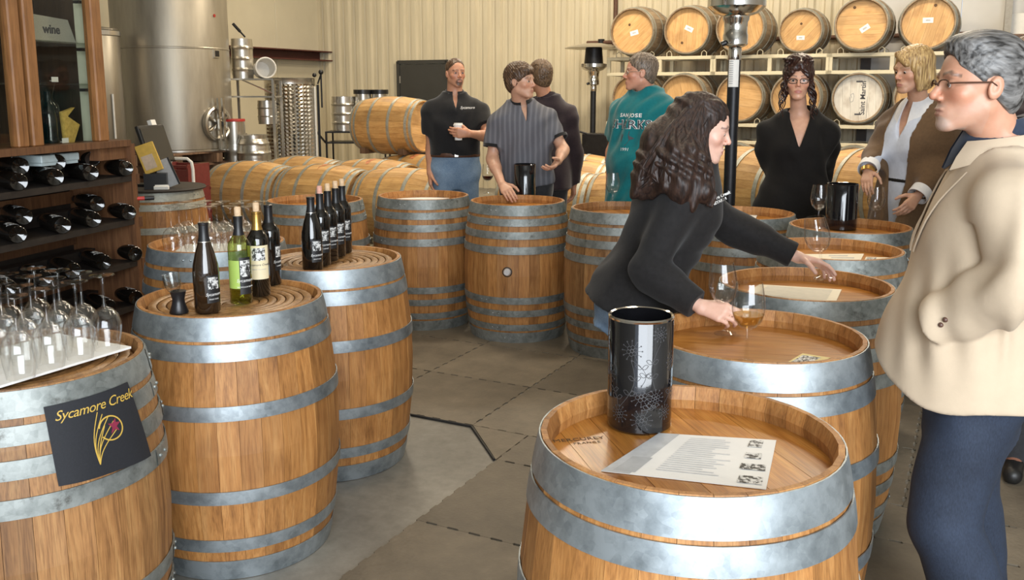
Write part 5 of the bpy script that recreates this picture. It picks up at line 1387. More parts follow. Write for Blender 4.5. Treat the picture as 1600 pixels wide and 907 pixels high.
        for i in range(4):
            sp = A['spread']*(1.5-i)*.35
            p0 = W+(D*kl[i]+S*(kx[i]+A['spread']*(1.5-i)*.02))*k; a = 0.0
            D2 = unit(D+S*sp)
            for j, (lj, m) in enumerate(zip(ph[i], (.75,1.05,.75))):
                a += cu[i]*m; dr = D2*np.cos(a)+Nn*np.sin(a); p1 = p0+dr*lj*k
                e = rc(P, p0, p1, (.0098,.0088,.0080)[j]*k*(.92 if i == 3 else 1), (.0088,.0080,.0070)[j]*k*(.92 if i == 3 else 1))
                fd = e if fd is None else np.minimum(fd, e) if j == 0 else smin(fd, e, .002)
                p0 = p1
        d = smin(d, fd, .006*k)
        th = A['thumb']; p0 = W+(D*.020+S*.020+Nn*.006)*k
        for j, (lj, r0, r1) in enumerate(((.044,.0155,.0120),(.033,.0115,.0100),(.027,.0100,.0080))):
            dr = unit(D*(.62+.16*j)+S*(.72-.30*j-th*.5)+Nn*(.25+.22*j+th*.6)); p1 = p0+dr*lj*k
            d = smin(d, rc(P, p0, p1, r0*k, r1*k), .010*k if j == 0 else .003); p0 = p1
        return d
    def arms(s, P, off=0.0, sides=(1,-1), end=2.0, shoulder=True):
        d = None; k = s.k; g = 1.0 if s.sex == 'm' else .85
        for sd in sides:
            A = s.arm[sd]; sh = s.sh[sd]; e = A['e']; w = A['w']
            o = off if not isinstance(off, dict) else off[sd]
            if end >= 1:
                x = rc(P, sh, e, .048*k*g+o, .039*k*g+o)
                we = e+(w-e)*min(1, end-1)
                rr = (.042+(.027-.042)*min(1, end-1))*k*g
                x = smin(x, rc(P, e, we, .042*k*g+o, rr+o), .02)
                if end > 1.4: x = smin(x, rc(P, e+(w-e)*.12, e+(w-e)*.38, .043*k*g+o, .041*k*g+o), .02)
            else:
                x = rc(P, sh, sh+(e-sh)*(end+.15), .048*k*g+o, (.048-.009*end)*k*g+o+.004)
            if shoulder:
                x = smin(x, rc(P, s.tp(.06*sd,-.012,.445), sh, .044*k*g+o, .047*k*g+o), .03)
                x = smin(x, rc(P, s.tp(.028*sd,-.022,.515), s.tp(.130*sd,-.014,.440), .034*k*g+o*.6, .034*k*g+o*.8), .03)
            d = x if d is None else np.minimum(d, x)
        return d
    def legs(s, P, off=0.0, lo=None, taper=0.0):
        d = None; k = s.k
        for sd in (1,-1):
            h, kn, an = s.hip[sd], s.kn[sd], s.an[sd]
            x = rc(P, h, kn, .086*k+off, .060*k+off)
            x = smin(x, rc(P, kn, an, .056*k+off, .040*k+off+taper), .03)
            x = smin(x, rc(P, kn+(an-kn)*.15-s.f*.018*k, kn+(an-kn)*.42-s.f*.016*k, .050*k+off, .047*k+off), .03)
            d = x if d is None else smin(d, x, .012)
        return d
    def body(s, P):
        d = smin(s.torso(P), s.arms(P), .035)
        d = smin(d, s.legs(P), .04)
        for sd in (1,-1):
            d = smin(d, local(P, s.arm[sd]['w']+s.arm[sd]['D']*.085*s.k, .21, lambda Q, sd=sd: s.hand(Q, sd)), .012)
            d = smin(d, rc(P, s.an[sd]-s.u*.03*s.k, s.an[sd]-s.u*.05*s.k+s.ff[sd]*.14*s.k, .038*s.k, .028*s.k), .02)
        if s.sex == 'f':
            for sd in (1,-1): d = smin(d, sph(P, s.tp(.072*sd,.082,.315), .052*s.k), .04)
        return smin(d, local(P, s.HC, .42, s.head), .02)
    def box(s):
        pts = [s.foot, s.HC, s.P]+[s.sh[a] for a in (1,-1)]+[s.arm[a]['e'] for a in (1,-1)]+[s.arm[a]['w']+s.arm[a]['D']*.2 for a in (1,-1)]+[s.kn[a] for a in (1,-1)]+[s.an[a]+s.ff[a]*.2 for a in (1,-1)]
        p = np.array(pts); return p.min(0)-.24, p.max(0)+.24
    def make(s, label, skin, group='people', hb=.011, hh=.005, hhd=.0045, beard=None, brow=(.06,.035,.02), shade=None):
        lo, hi = s.box(); lo[2] = max(lo[2], -.0)
        lo[2] = .0
        parts = []
        hb_c = s.hd(0,0,0); hlo = hb_c-.17*s.hs/.93; hhi = hb_c+.17*s.hs/.93
        boxes = [(hlo, hhi, hhd)]
        for sd in (1,-1):
            A = s.arm[sd]; c = A['w']+A['D']*.085*s.k; boxes.append((c-.135*s.k, c+.135*s.k, hh))
        v, f = mesh_sdf(s.body, lo, hi, hb)
        c = v[f].mean(1); keep = np.ones(len(f), bool)
        for (a, b, h) in boxes: keep &= ~((c > a+hb*1.2).all(1) & (c < b-hb*1.2).all(1))
        parts.append((v, f[keep]))
        for (a, b, h) in boxes: parts.append(mesh_sdf(s.body, a, b, h))
        sk = V3(skin)
        def col(vs):
            cc = np.tile(sk, (len(vs), 1)); p = s.hl(vs); ax = np.abs(p[:, 0])
            near = (np.abs(p) < .2).all(1)
            def mixin(mask, c, a): cc[:] = cc*(1-(mask*a)[:, None])+np.asarray(c)*(mask*a)[:, None]
            g = lambda q, w: np.exp(-(q/w)**2)
            red = near*(g(ax-.045, .022)*g(p[:,2]+.028, .022)+.9*g(ax, .016)*g(p[:,2]+.03, .016))*(p[:,1] > .03)
            mixin(np.clip(red, 0, 1), sk*V3(1.05,.72,.66), .55)
            lip = near*(p[:,1] > .078)*np.clip(1.6-np.sqrt((p[:,0]/.0225)**2+((p[:,2]+.0675)/.0105)**2)*1.25, 0, 1)
            mixin(np.clip(lip*2, 0, 1), s.lips, .75)
            z0 = .0285+.006*np.clip((ax-.012)/.025, 0, 1)-.010*np.clip((ax-.04)/.015, 0, 1)
            br = near*(p[:,1] > .05)*(ax > .010)*(ax < .058)*np.clip(1.5-np.abs(p[:,2]-z0)/.0042, 0, 1)
            mixin(np.clip(br, 0, 1), brow, .7)
            eye = near*(p[:,1] > .05)*np.clip(1.4-np.sqrt(((ax-.0325)/.016)**2+((p[:,2]-.002)/.0085)**2), 0, 1)
            mixin(np.clip(eye, 0, 1), sk*V3(.55,.42,.38), .5)
            if beard is not None: mixin(np.clip(beard['f'](p)*near, 0, 1), beard['c'], beard.get('a', .8))
            return np.clip(cc, 0, 1)
        me = np_mesh('person', parts, MAT['skin'], col)
        o = bpy.data.objects.new('person', me); COL.objects.link(o)
        setp(o, label, 'person', group); s.o = o
        # eyes
        gz = getattr(s, 'gaze', (0,0))
        for sx_ in (-1,1):
            c = V3(.0325*sx_,.0752,.003)
            eo = MB().sphere(s.hd(*c), .0124*s.hs, 14, 10).build('eye', MAT['eye_white'], o, smooth=True)
            dr = unit(V3(gz[0],1,gz[1])); c2 = s.hd(*(c+dr*.0098)); Rm = axis_mat(Vector(s.HM @ dr))
            MB().lathe([(.0001,.0032*s.hs),(.0038*s.hs,.0028*s.hs),(.0070*s.hs,.0008*s.hs),(.0074*s.hs,-.001)], 14, c2, Rm).build('iris', MAT['iris'], eo, smooth=True)
        return o
    def garment(s, name, fn, mat, h, lo=None, hi=None, parent=None):
        l, hh_ = s.box()
        if lo is not None: l = np.maximum(l, lo)
        if hi is not None: hh_ = np.minimum(hh_, hi)
        v, f = mesh_sdf(fn, l, hh_, h)
        o = bpy.data.objects.new(name, np_mesh(name, [(v, f)], mat)); COL.objects.link(o); o.parent = parent or s.o
        return o
    def plane(s, P, c, n): return (P-c) @ unit(n)
    def shirt(s, name, mat, h=.009, off=.014, hem=-.06, sleeve=.6, loose=.0, amp=.005, seed=1, flare=.0, soff=None, neck=.068, v=None, k=.05, neckz=.0, T=None, belly=0.0):
        Tt = (s.T if T is None else T).copy(); Tt[:, 1] += loose; Tt[:, 2] += loose
        z = Tt[:, 0]; fl = np.clip((.16*s.k-z)/(.25*s.k), 0, 1); Tt[:, 1] += fl*flare; Tt[:, 2] += fl*flare
        if hem < Tt[0,0]/s.k+.10: Tt = np.vstack([[hem*s.k-.03, Tt[2,1]+flare*1.3, Tt[2,2]+flare*1.3, Tt[2,3]], Tt[2:]])
        so = off+loose*.5 if soff is None else soff
        def fn(P):
            d = s.torso(P, off, Tt)
            for sd in (1,-1):
                A = s.arm[sd]
                if sleeve < 1: c = s.sh[sd]+(A['e']-s.sh[sd])*sleeve; n = A['e']-s.sh[sd]
                else: c = A['e']+(A['w']-A['e'])*min(1, sleeve-1); n = A['w']-A['e']
                x = s.arms(P, so, (sd,), sleeve)
                pl = (P-c) @ unit(n).astype(np.float32)
                x = np.where(sph(P, c, .20) < 0, smax(x, pl, .004), x)
                d = smin(d, x, k)
            if s.sex == 'f':
                for sd in (1,-1): d = smin(d, sph(P, s.tp(.072*sd,.080,.315), .056*s.k+off*.6), .06)
            d = d+waves(P, amp, seed)
            d = smax(d, -((P-s.tp(0,0,hem)) @ s.U), .006)
            d = smax(d, -rc(P, s.NB+s.U*(-.02+neckz), s.hd(0,.0,-.12)+s.U*.1, neck*s.k, (neck+.02)*s.k), .006)
            if v is not None:
                # v neck: wedge cut in front
                Q = P-s.P; x = np.abs(Q @ s.R); y = Q @ s.F; zz = (Q @ s.U)/s.k
                wv = np.clip((zz-v[0])/(v[1]-v[0]), 0, 1)*v[2]
                d = np.where(y > 0, smax(d, np.minimum((wv-x)*.8, (zz-v[0])*s.k+0*x), .004), d)
            return d
        return s.garment(name, fn, mat, h)
    def trousers(s, name, mat, h=.010, off=.014, top=.08, amp=.004, seed=5, taper=.02, hi=None):
        def fn(P):
            d = smin(s.torso(P, off), s.legs(P, off, taper=taper), .05)+waves(P, amp, seed, 30)
            d = smax(d, (P-s.tp(0,0,top)) @ s.U, .006)
            return smax(d, .035-P[:, 2], .006)
        return s.garment(name, fn, mat, h)
    def shoes(s, mat):
        for sd in (1,-1):
            a = s.an[sd]
            def fn(P, a=a, sd=sd):
                d = rc(P, a-s.u*.045*s.k-s.ff[sd]*.05*s.k, a-s.u*.05*s.k+s.ff[sd]*.16*s.k, .040*s.k, .036*s.k)
                d = smin(d, rc(P, a-s.u*.02, a+s.u*.0, .046*s.k, .045*s.k), .03)
                return smax(d, .002-P[:, 2], .003)
            v, f = mesh_sdf(fn, a-V3(.28,.28,.1), a+V3(.28,.28,.12), .009)
            o = bpy.data.objects.new('shoe', np_mesh('shoe', [(v, f)], mat)); COL.objects.link(o); o.parent = s.o
    def hair(s, fn, mat, h=.0045, lo=(-.17,-.2,-.2), hi=(.17,.17,.2), name='hair'):
        """fn works in head-local coordinates (already divided by head scale)"""
        cs = np.array([s.hd(x,y,z) for x in (lo[0],hi[0]) for y in (lo[1],hi[1]) for z in (lo[2],hi[2])])
        v, f = mesh_sdf(lambda P: fn(s.hl(P))*s.hs, cs.min(0), cs.max(0), h)
        o = bpy.data.objects.new(name, np_mesh(name, [(v, f)], mat)); COL.objects.link(o); o.parent = s.o
        return o
    def glasses(s, mat, w=.0018, lens=(.024,.016), style='full', y=.098):
        q = MB(); R = Matrix(s.HM.tolist())
        P_ = lambda x, yy, z: s.hd(x, yy, z)
        for sx_ in (-1,1):
            n = 18; pts = []
            for k in range(n+1):
                a = 2*pi*k/n; e = 2.6
                cx, cz = np.sign(cos(a))*abs(cos(a))**(2/e), np.sign(sin(a))*abs(sin(a))**(2/e)
                x = sx_*.0335+lens[0]*cx; pts.append(P_(x, y-abs(x)*.16, -.001+lens[1]*cz))
            if style == 'half': pts = pts[:n//2+1]
            q.tube(pts, w*s.hs, 6)
            q.tube([P_(sx_*.057, y-.010, .006), P_(sx_*.074, y-.03, .007), P_(sx_*.083,-.002,.008), P_(sx_*.082,-.02,-.004)], w*1.25*s.hs, 6)
        q.tube([P_(-.0105,y-.001,.003), P_(0,y+.002,.006), P_(.0105,y-.001,.003)], w*s.hs, 6)
        g = q.build('glasses', mat, s.o, smooth=True)
        for sx_ in (-1,1):
            q = MB(); ring = []
            for k in range(16):
                a = 2*pi*k/16; x = sx_*.0335+lens[0]*.97*cos(a); ring.append(P_(x, y-abs(x)*.16, -.001+lens[1]*.97*sin(a)))
            q.add(ring, [tuple(range(16))]); q.build('lens', MAT['lens'], g)
        return g
    def collar(s, mat, rt=.068, rb=.092, ht=.062, hb=.010, gap=.28, tip=.045, name='collar', th=.004, stand=.0, fwd=.0, tilt=.02):
        """folded collar around the neck, open in front"""
        n = 28; top = []; bot = []
        for i in range(n+1):
            a = gap+(2*pi-2*gap)*i/n; e = min(i, n-i)/n
            tp_ = max(0, 1-e/.16)
            c, sn = cos(a), sin(a)
            z1 = ht-(.5+.5*c)*tilt*1.4; z0 = hb-(.5+.5*c)*tilt*1.3-tip*tp_
            y0 = fwd+(.5+.5*c)*.012
            top.append(s.NB+(s.R*(-sn)*rt+s.F*(c*rt*.96+y0)+s.U*z1)*s.k)
            bot.append(s.NB+(s.R*(-sn)*(rb+.0*tp_)+s.F*(c*(rb*.94+.018*tp_)+y0+.01*tp_)+s.U*z0)*s.k)
        mid = [(a*.45+b*.55)+unit(a-s.NB)*.004 for a, b in zip(top, bot)]
        def outn(p): q = p-s.NB; q = q-s.U*(q @ s.U); return unit(q)
        rows = [bot, mid, top, [t-outn(t)*th for t in top], [m-outn(m)*th for m in mid], [b-outn(b)*th for b in bot]]
        vs = [p for r in rows for p in r]; W_ = n+1; fs = []
        for r in range(6):
            r2 = (r+1) % 6
            for i in range(n): fs.append((r*W_+i, r*W_+i+1, r2*W_+i+1, r2*W_+i))
        fs += [tuple(r*W_ for r in range(6)), tuple(r*W_+n for r in reversed(range(6)))]
        return MB().add(vs, fs).build(name, mat, s.o, smooth=True)
MAT['eye_white'] = plain('eye_white', (.70,.67,.63), rough=.15, var=.03)
MAT['lens'] = thin_glass('spectacle_lens', (.96,.97,.97), gloss=.35)
MAT['iris'] = plain('iris_dark', (.03,.017,.01), rough=.1)
from mathutils.bvhtree import BVHTree
def decal(me, target, origin, xd, yd, rd, off=.0015):
    """wrap a flat mesh onto a garment: cast each vertex along rd"""
    tm = target.data; bvh = BVHTree.FromPolygons([v.co[:] for v in tm.vertices], [p.vertices[:] for p in tm.polygons])
    origin = Vector(origin); xd = Vector(xd); yd = Vector(yd); rd = Vector(rd).normalized()
    for v in me.vertices:
        p = origin+xd*v.co.x+yd*v.co.y
        h, n_, i_, d_ = bvh.ray_cast(p-rd*.4, rd, 1.2)
        v.co = (h-rd*(off+v.co.z)) if h is not None else p
    me.update(); return me
def band(name, ptsA, ptsB, th, mat, parent):
    """ribbon between two point rows, given thickness"""
    n = len(ptsA); A = [Vector(p) for p in ptsA]; B = [Vector(p) for p in ptsB]; nr = []
    for i in range(n):
        t = A[min(i+1,n-1)]-A[max(i-1,0)]; q = t.cross(B[i]-A[i]); nr.append(q.normalized()*th)
    vs = A+B+[b+q for b, q in zip(B, nr)]+[a+q for a, q in zip(A, nr)]
    fs = [(r*n+i, r*n+i+1, ((r+1) % 4)*n+i+1, ((r+1) % 4)*n+i) for r in range(4) for i in range(n-1)]
    fs += [(0,n,2*n,3*n), (4*n-1,3*n-1,2*n-1,n-1)]
    return MB().add(vs, fs).build(name, mat, parent, smooth=True)
def pt(px, py, Y): return np.array(at(px, py, Y))
# ------- hair shapes in head-local coordinates
def h_short(thick=.012, line=.078, nape=-.075, temple=.0, rec=.0, amp=.002, wave=430, side=.9):
    def fn(p):
        ax = np.abs(p[:,0])
        d = ell(p, V3(0,-.020,.048), (.078+thick*.8,.100+thick,.084+thick))
        d = smin(d, ell(p, V3(0,-.045,-.02), (.066+thick*.6,.062+thick*.6,.075)), .03)
        # forehead: keep behind a hairline that climbs to `line`
        fc = ell(p, V3(0,.118,-.002), (.078,.072+rec,line+.012))
        d = smax(d, -fc, .010)
        d = smax(d, side*p[:,1]-.010+temple-p[:,2]-.0*ax, .010)
        d = smax(d, nape-p[:,2], .012)
        e = ell(np.stack([ax, p[:,1], p[:,2]], 1), V3(.085,-.008,-.008), (.02,.024,.034))
        d = smax(d, -e, .006)
        return d+amp*np.sin(wave*p[:,0]+5*np.sin(38*p[:,1]+2)+3*np.sin(45*p[:,2]))+amp*.7*np.sin(300*p[:,1]+260*p[:,2]+4*np.sin(50*p[:,0]))
    return fn
# ------------------------------------------------------------------ the people
MAT['polo_black'] = cloth('black_polo_cloth', (.010,.010,.011), .2)
MAT['jacket_black'] = cloth('black_fleece', (.013,.012,.012), .25, sheen=.08)
MAT['sweater_black'] = cloth('black_knit', (.007,.006,.0055), .2, sheen=.05)
MAT['teal'] = cloth('teal_jersey', (.004,.145,.16), .1)
MAT['cardigan'] = cloth('brown_knit', (.145,.085,.042), .12)
MAT['white_cloth'] = cloth('white_cotton', (.78,.77,.76), .04)
MAT['pale_shirt'] = cloth('pale_blue_cotton', (.62,.66,.74), .08, 25)
MAT['blazer'] = cloth('beige_cotton_blazer', (.53,.42,.30), .05, 12, sheen=.1)
MAT['navy'] = cloth('navy_shirt', (.022,.032,.055), .15)
MAT['plum_shirt'] = cloth('dark_plum_shirt', (.026,.016,.02), .2)
MAT['dark_trousers'] = cloth('charcoal_trousers', (.025,.025,.027), .2)
MAT['jeans_light'] = denim('light_jeans', (.10,.17,.27), (.26,.36,.48))
MAT['jeans_dark'] = denim('dark_jeans', (.009,.014,.027), (.024,.036,.064))
MAT['leather_brown'] = plain('brown_leather', (.075,.03,.015), rough=.5)
MAT['leather_black'] = plain('black_leather', (.012,.011,.010), rough=.45)
MAT['button'] = plain('brown_button', (.10,.05,.035), rough=.35)
def stripes():
    m, nt, b = newmat('grey_striped_polo')
    co = coords(nt, (1,1,1), 'Object', (0,0,.15)); w = N(nt, 'ShaderNodeTexWave', Scale=9.0, Distortion=1.2); w.bands_direction = 'X'; L(nt, co, w.inputs['Vector'])
    w.inputs['Detail'].default_value = 2.0; w.inputs['Detail Scale'].default_value = 1.0
    c = ramp(nt, w.outputs[0], [(.35, (.095,.096,.112)), (.6, (.112,.113,.130)), (.9, (.145,.146,.165))]); L(nt, c, b.inputs['Base Color']); b.inputs['Roughness'].default_value = .85
    return m
MAT['striped'] = stripes()
MAT['hair_brown'] = hairmat('brown_hair', (.035,.018,.010), (.13,.07,.035))
MAT['hair_lightbrown'] = hairmat('light_brown_hair', (.06,.034,.018), (.20,.12,.065))
MAT['hair_greybrown'] = hairmat('greying_brown_hair', (.07,.05,.035), (.24,.18,.13))
MAT['hair_grey'] = hairmat('salt_and_pepper_hair', (.022,.020,.019), (.21,.20,.19), scale=130, stretch=(.16,1,.5))
MAT['hair_dark'] = hairmat('dark_brown_hair', (.010,.005,.004), (.040,.019,.012), rough=.52)
MAT['hair_darkred'] = hairmat('dark_auburn_hair', (.014,.006,.005), (.06,.022,.014), rough=.36)
MAT['hair_blond'] = hairmat('blond_hair', (.22,.12,.045), (.62,.42,.18))
SKIN = (.56,.275,.165); SKIN_W = (.64,.36,.24)
def belt(F, mat, z0=.075, z1=.108, off=.022, buckle=True):
    fn = lambda P: smax(smax(F.torso(P, off), (P-F.tp(0,0,z1)) @ F.U, .003), -((P-F.tp(0,0,z0)) @ F.U), .003)
    b = F.garment('belt', fn, mat, .008)
    if not buckle: return b
    q = MB(); c = F.tp(0, .0, (z0+z1)/2)+F.F*(np.interp((z0+z1)/2*F.k, F.T[:,0], F.T[:,2])+np.interp((z0+z1)/2*F.k, F.T[:,0], F.T[:,3])+off+.002)
    q.box(c, (.032,.005,.026), Matrix(np.stack([F.R,F.F,F.U],1).tolist()), .002); q.build('buckle', MAT['steel'], b)
    return b
def goatee(p):
    ax = np.abs(p[:,0]); g = lambda q, w: np.exp(-(q/w)**2)
    r = np.sqrt((p[:,0]/.030)**2+((p[:,2]+.078)/.030)**2)
    lip = np.sqrt((p[:,0]/.022)**2+((p[:,2]+.068)/.010)**2)
    return np.clip((1.25-r)*3, 0, 1)*np.clip((lip-.75)*3, 0, 1)*(p[:,1] > .045)*(p[:,2] < -.048)
# ---- man in black polo
F = Fig((at(712,300,7.4).x, 7.4), 1.83, (.12,-1), hf=(.42,-.9,-.06), head=pt(712,115,7.38), wide=1.06, deep=1.05, belly=.02, hs=.88)
F.set_arm(1, pt(674,230,7.42), pt(672,270,7.35), D=(.02,-.08,-1), Nn=(1,0.2,0), curl=.55)
F.set_arm(-1, pt(764,214,7.27), pt(734,209,7.12), D=(-1,-.12,.06), Nn=(.15,1,.1), curl=(.55,.55,.55,.6), thumb=.3)
o1 = F.make('smiling man in a black polo and jeans holding a paper cup', SKIN, beard=dict(f=goatee, c=(.06,.04,.03), a=.85), hb=.012)
F.hair(h_short(.005, .100, rec=.026, temple=.0, amp=.0012), MAT['hair_brown'])
sh1 = F.shirt('polo_shirt', MAT['polo_black'], hem=.09, sleeve=.62, loose=.012, amp=.009, seed=3, soff=.022, v=(.44,.52,.018))
F.collar(MAT['polo_black'])
F.trousers('jeans', MAT['jeans_light'], top=.105, seed=4); belt(F, MAT['leather_brown']); F.shoes(MAT['leather_brown'])
me = text_mesh('Sycamore', .030, MAT['print_white'], 0, shear=.4)
inst('shirt_lettering', decal(me, sh1, pt(733,169,7.1), -F.R, F.U, -F.F), o1)
A = F.arm[-1]; cc = A['w']+A['D']*.083*F.k+A['N']*.045
cup = empty('paper_cup', Vector(cc)-Vector((0,0,.062)), (0,0,0), 'paper coffee cup with a white lid held by the black polo man', 'cup')
MAT['kraft'] = plain('cup_sleeve_paper', (.50,.34,.22), rough=.7)
lathe_obj('cup_wall', [(.001,0),(.028,0),(.0375,.115),(.001,.115)], 24, MAT['paper'], cup); lathe_obj('sleeve', [(.0305,.03),(.0312,.03),(.0355,.085),(.0347,.085)], 24, MAT['kraft'], cup)
lathe_obj('lid', [(.0395,.112),(.0395,.12),(.035,.122),(.034,.132),(.001,.132)], 24, MAT['card'], cup)
# ---- man in grey striped polo
F = Fig((at(822,300,6.5).x, 6.5), 1.77, (.2,-1), hf=(.86,-.50,-.08), head=pt(814,128,6.38), lean=(-.06,-.10,1), wide=.98, belly=.02)
F.set_arm(1, pt(769,248,6.40), pt(784,288,6.18), D=pt(798,306,6.05)-pt(784,288,6.18), Nn=(.5,-.2,-.8), curl=.45)
F.set_arm(-1, pt(880,234,6.42), pt(872,252,6.24), D=pt(856,270,6.12)-pt(872,252,6.24), Nn=(-.75,-.35,.5), curl=.45, thumb=.1)
o2 = F.make('man in a grey striped polo leaning on the bung barrel', (.58,.33,.22), hb=.012, brow=(.10,.06,.035))
def mop(p):
    d = h_short(.020, .062, temple=-.012, nape=-.085, amp=.003, wave=330)(p)
    return smin(d, ell(p, V3(.02,.052,.083), (.058,.045,.026)), .03)+.002*np.sin(260*p[:,0]+120*p[:,1])
F.hair(mop, MAT['hair_brown'])
F.shirt('polo_shirt', MAT['striped'], hem=-.02, sleeve=.66, loose=.018, amp=.009, seed=7, soff=.022, v=(.43,.52,.02), flare=.01)
F.collar(MAT['polo_black']); 
def cuff(F, sd, t, mat, r, w=.022):
    A = F.arm[sd]; s0 = F.sh[sd] if t < 1 else A['e']; e0 = A['e'] if t < 1 else A['w']; tt = t if t < 1 else t-1
    c = s0+(e0-s0)*tt; R = axis_mat(Vector(unit(e0-s0)))
    return MB().lathe([(r,-w/2),(r+.004,-w/2),(r+.004,w/2),(r,w/2)], 28, c, R, close=True).build('cuff', mat, F.o, smooth=True)
for sd in (1,-1): cuff(F, sd, .65, MAT['polo_black'], .072)
F.trousers('trousers', MAT['dark_trousers'], top=.08, seed=8); F.shoes(MAT['leather_black'])
# ---- person seen from behind
F = Fig((at(852,300,7.25).x, 7.25), 1.80, (-.25,.95), hf=(-.5,.85,0), head=pt(843,121,7.2), wide=1.0)
F.make('person in a dark plum shirt turned away behind the striped polo man', SKIN, hb=.012, hhd=.006, hh=.006)
F.hair(h_short(.018, .06, nape=-.09, amp=.003), MAT['hair_lightbrown'], h=.006)
F.shirt('shirt', MAT['plum_shirt'], h=.011, hem=-.14, sleeve=2.0, loose=.02, amp=.009, seed=11, soff=.024); F.collar(MAT['plum_shirt'], gap=.5)
F.trousers('trousers', MAT['dark_trousers'], h=.012); F.shoes(MAT['leather_black'])
# ---- man in teal t-shirt
F = Fig((at(1003,300,6.22).x, 6.22), 1.86, (-.80,-.60), hf=(-.99,.08,-.0), head=pt(1000,114,6.18), wide=1.14, deep=1.15, belly=.07)
F.set_arm(1, pt(957,236,6.42), pt(953,276,6.36), D=(-.05,-.1,-1), Nn=(.7,-.5,0), curl=.5)
F.set_arm(-1, pt(1052,232,5.98), pt(1050,285,5.88), D=(-.1,-.1,-1), Nn=(-.7,.5,0), curl=.5)
o4 = F.make('heavy set man in a teal t-shirt with lettering, in profile', (.60,.30,.20), hb=.012, brow=(.16,.10,.07))
F.hair(h_short(.009, .088, rec=.010, nape=-.085, amp=.002), MAT['hair_greybrown'])
F.glasses(MAT['steel'], w=.0014)
sh4 = F.shirt('t_shirt', MAT['teal'], hem=-.20, sleeve=.70, loose=.026, amp=.010, seed=13, soff=.034, flare=.02, neck=.066)
F.collar(MAT['teal'], rt=.070, rb=.080, ht=.030, hb=.012, gap=.0, tip=0.0)
yo = F.tp(-.05,.3,.33)
inst('shirt_lettering', decal(text_mesh('SHARKS', .078, MAT['print_white'], 0, bold=.0032, spacing=1.08), sh4, yo, -F.R, F.U, -F.F, .0016), o4)
inst('shirt_lettering', decal(text_mesh('SHARKS', .078, MAT['ink'], 0, bold=.0003, spacing=1.08), sh4, yo, -F.R, F.U, -F.F, .0042), o4)
inst('shirt_lettering', decal(text_mesh('SAN JOSE', .034, MAT['print_white'], 0, bold=.001, spacing=1.15), sh4, F.tp(-.05,.3,.385), -F.R, F.U, -F.F, .002), o4)
q = MB(); q.prism([(-.03,-.02),(.0,-.05),(.02,-.01),(.045,.0),(.015,.02),(.02,.05),(-.02,.025),(-.045,.03)], .0001); inst('shirt_emblem', decal(q.mesh('shirt_emblem', MAT['ink']), sh4, F.tp(-.05,.3,.25), -F.R, F.U, -F.F, .0018), o4)
inst('shirt_lettering', decal(text_mesh('1991', .03, MAT['print_white'], 0), sh4, F.tp(-.05,.3,.185), -F.R, F.U, -F.F, .002), o4)
F.trousers('jeans', MAT['jeans_light'], h=.012); F.shoes(MAT['leather_black'])
# ---- woman in black sweater
F = Fig((at(1243,300,5.75).x, 5.75), 1.70, (-.24,-.97), 'f', hf=(-.26,-.96,-.10), head=pt(1247,127,5.70), wide=1.12, deep=1.1, hs=.97)
F.set_arm(1, pt(1196,232,5.84), pt(1214,285,5.98), D=(.4,.3,-.8), curl=.6)
F.set_arm(-1, pt(1294,232,5.84), pt(1284,290,5.98), D=(-.3,.3,-.8), curl=.6)
F.eye_open = .004; F.lips = V3(.38,.10,.09)
o6 = F.make('dark haired woman with glasses and necklace in a loose black sweater', SKIN_W, hb=.012, brow=(.05,.025,.018))
def updo(p):
    d = h_short(.024, .070, temple=-.02, nape=-.085, amp=.003, wave=260, side=.7)(p)
    d = smin(d, ell(p, V3(.0,-.025,.125), (.088,.085,.055)), .03)
    # swept fringe
    ax = p.copy()
    d = smin(d, rc(p, V3(-.01,.085,.105), V3(-.055,.085,.035), .020, .014), .02)
    d = smin(d, rc(p, V3(.0,.085,.105), V3(.050,.086,.045), .018, .013), .02)
    return d+.004*np.sin(120*p[:,0]+3*np.sin(60*p[:,2]))*np.sin(110*p[:,1]+70*p[:,2])
hr6 = F.hair(updo, MAT['hair_darkred'])
q = MB(); rg = random.Random(4)
for k in range(70):
    sx_ = rg.choice((-1,1)); a = rg.uniform(0, 2*pi)
    if k < 34: p0 = V3(rg.uniform(-.08,.08), rg.uniform(-.06,.05), .12); L_ = .07; dn = V3(rg.uniform(-.6,.6), .4, .35)
    else: p0 = V3(sx_*rg.uniform(.066,.088), rg.uniform(-.03,.055), rg.uniform(-.04,.06)); L_ = rg.uniform(.09,.24); dn = V3(sx_*.15, .05, -1)
    pts = []; ph = rg.uniform(0,6); cr = rg.uniform(.010,.018)
    for j in range(13):
        t = j/12; pts.append(F.hd(*(p0+dn*L_*t+V3(cr*np.cos(9*t+ph), cr*np.sin(9*t+ph), 0)*min(1,t*3))))
    q.tube(pts, [.0065*(1-.7*j/12) for j in range(13)], 5)
q.build('curl', MAT['hair_darkred'], hr6, smooth=True)['kind'] = 'stuff'
F.glasses(MAT['black_plastic'], w=.0022, lens=(.025,.0145))
T6 = F.T.copy(); T6[:,1] += .0
F.shirt('sweater', MAT['sweater_black'], hem=-.42, sleeve=2.0, loose=.026, amp=.009, seed=17, soff=.030, flare=.035, v=(.33,.52,.06), k=.08)
F.trousers('trousers', MAT['dark_trousers'], h=.012, top=.06); F.shoes(MAT['leather_black'])
q = MB()
for k in range(13):
    t = (k-6)/6.0; c = F.tp(.072*t, .105-.02*t*t, .44-.055*(1-t*t)+.045*abs(t)**3); q.sphere(c, .0058 if k % 2 else .0075, 8, 6)
q.build('necklace', MAT['chrome'], F.o, smooth=True)
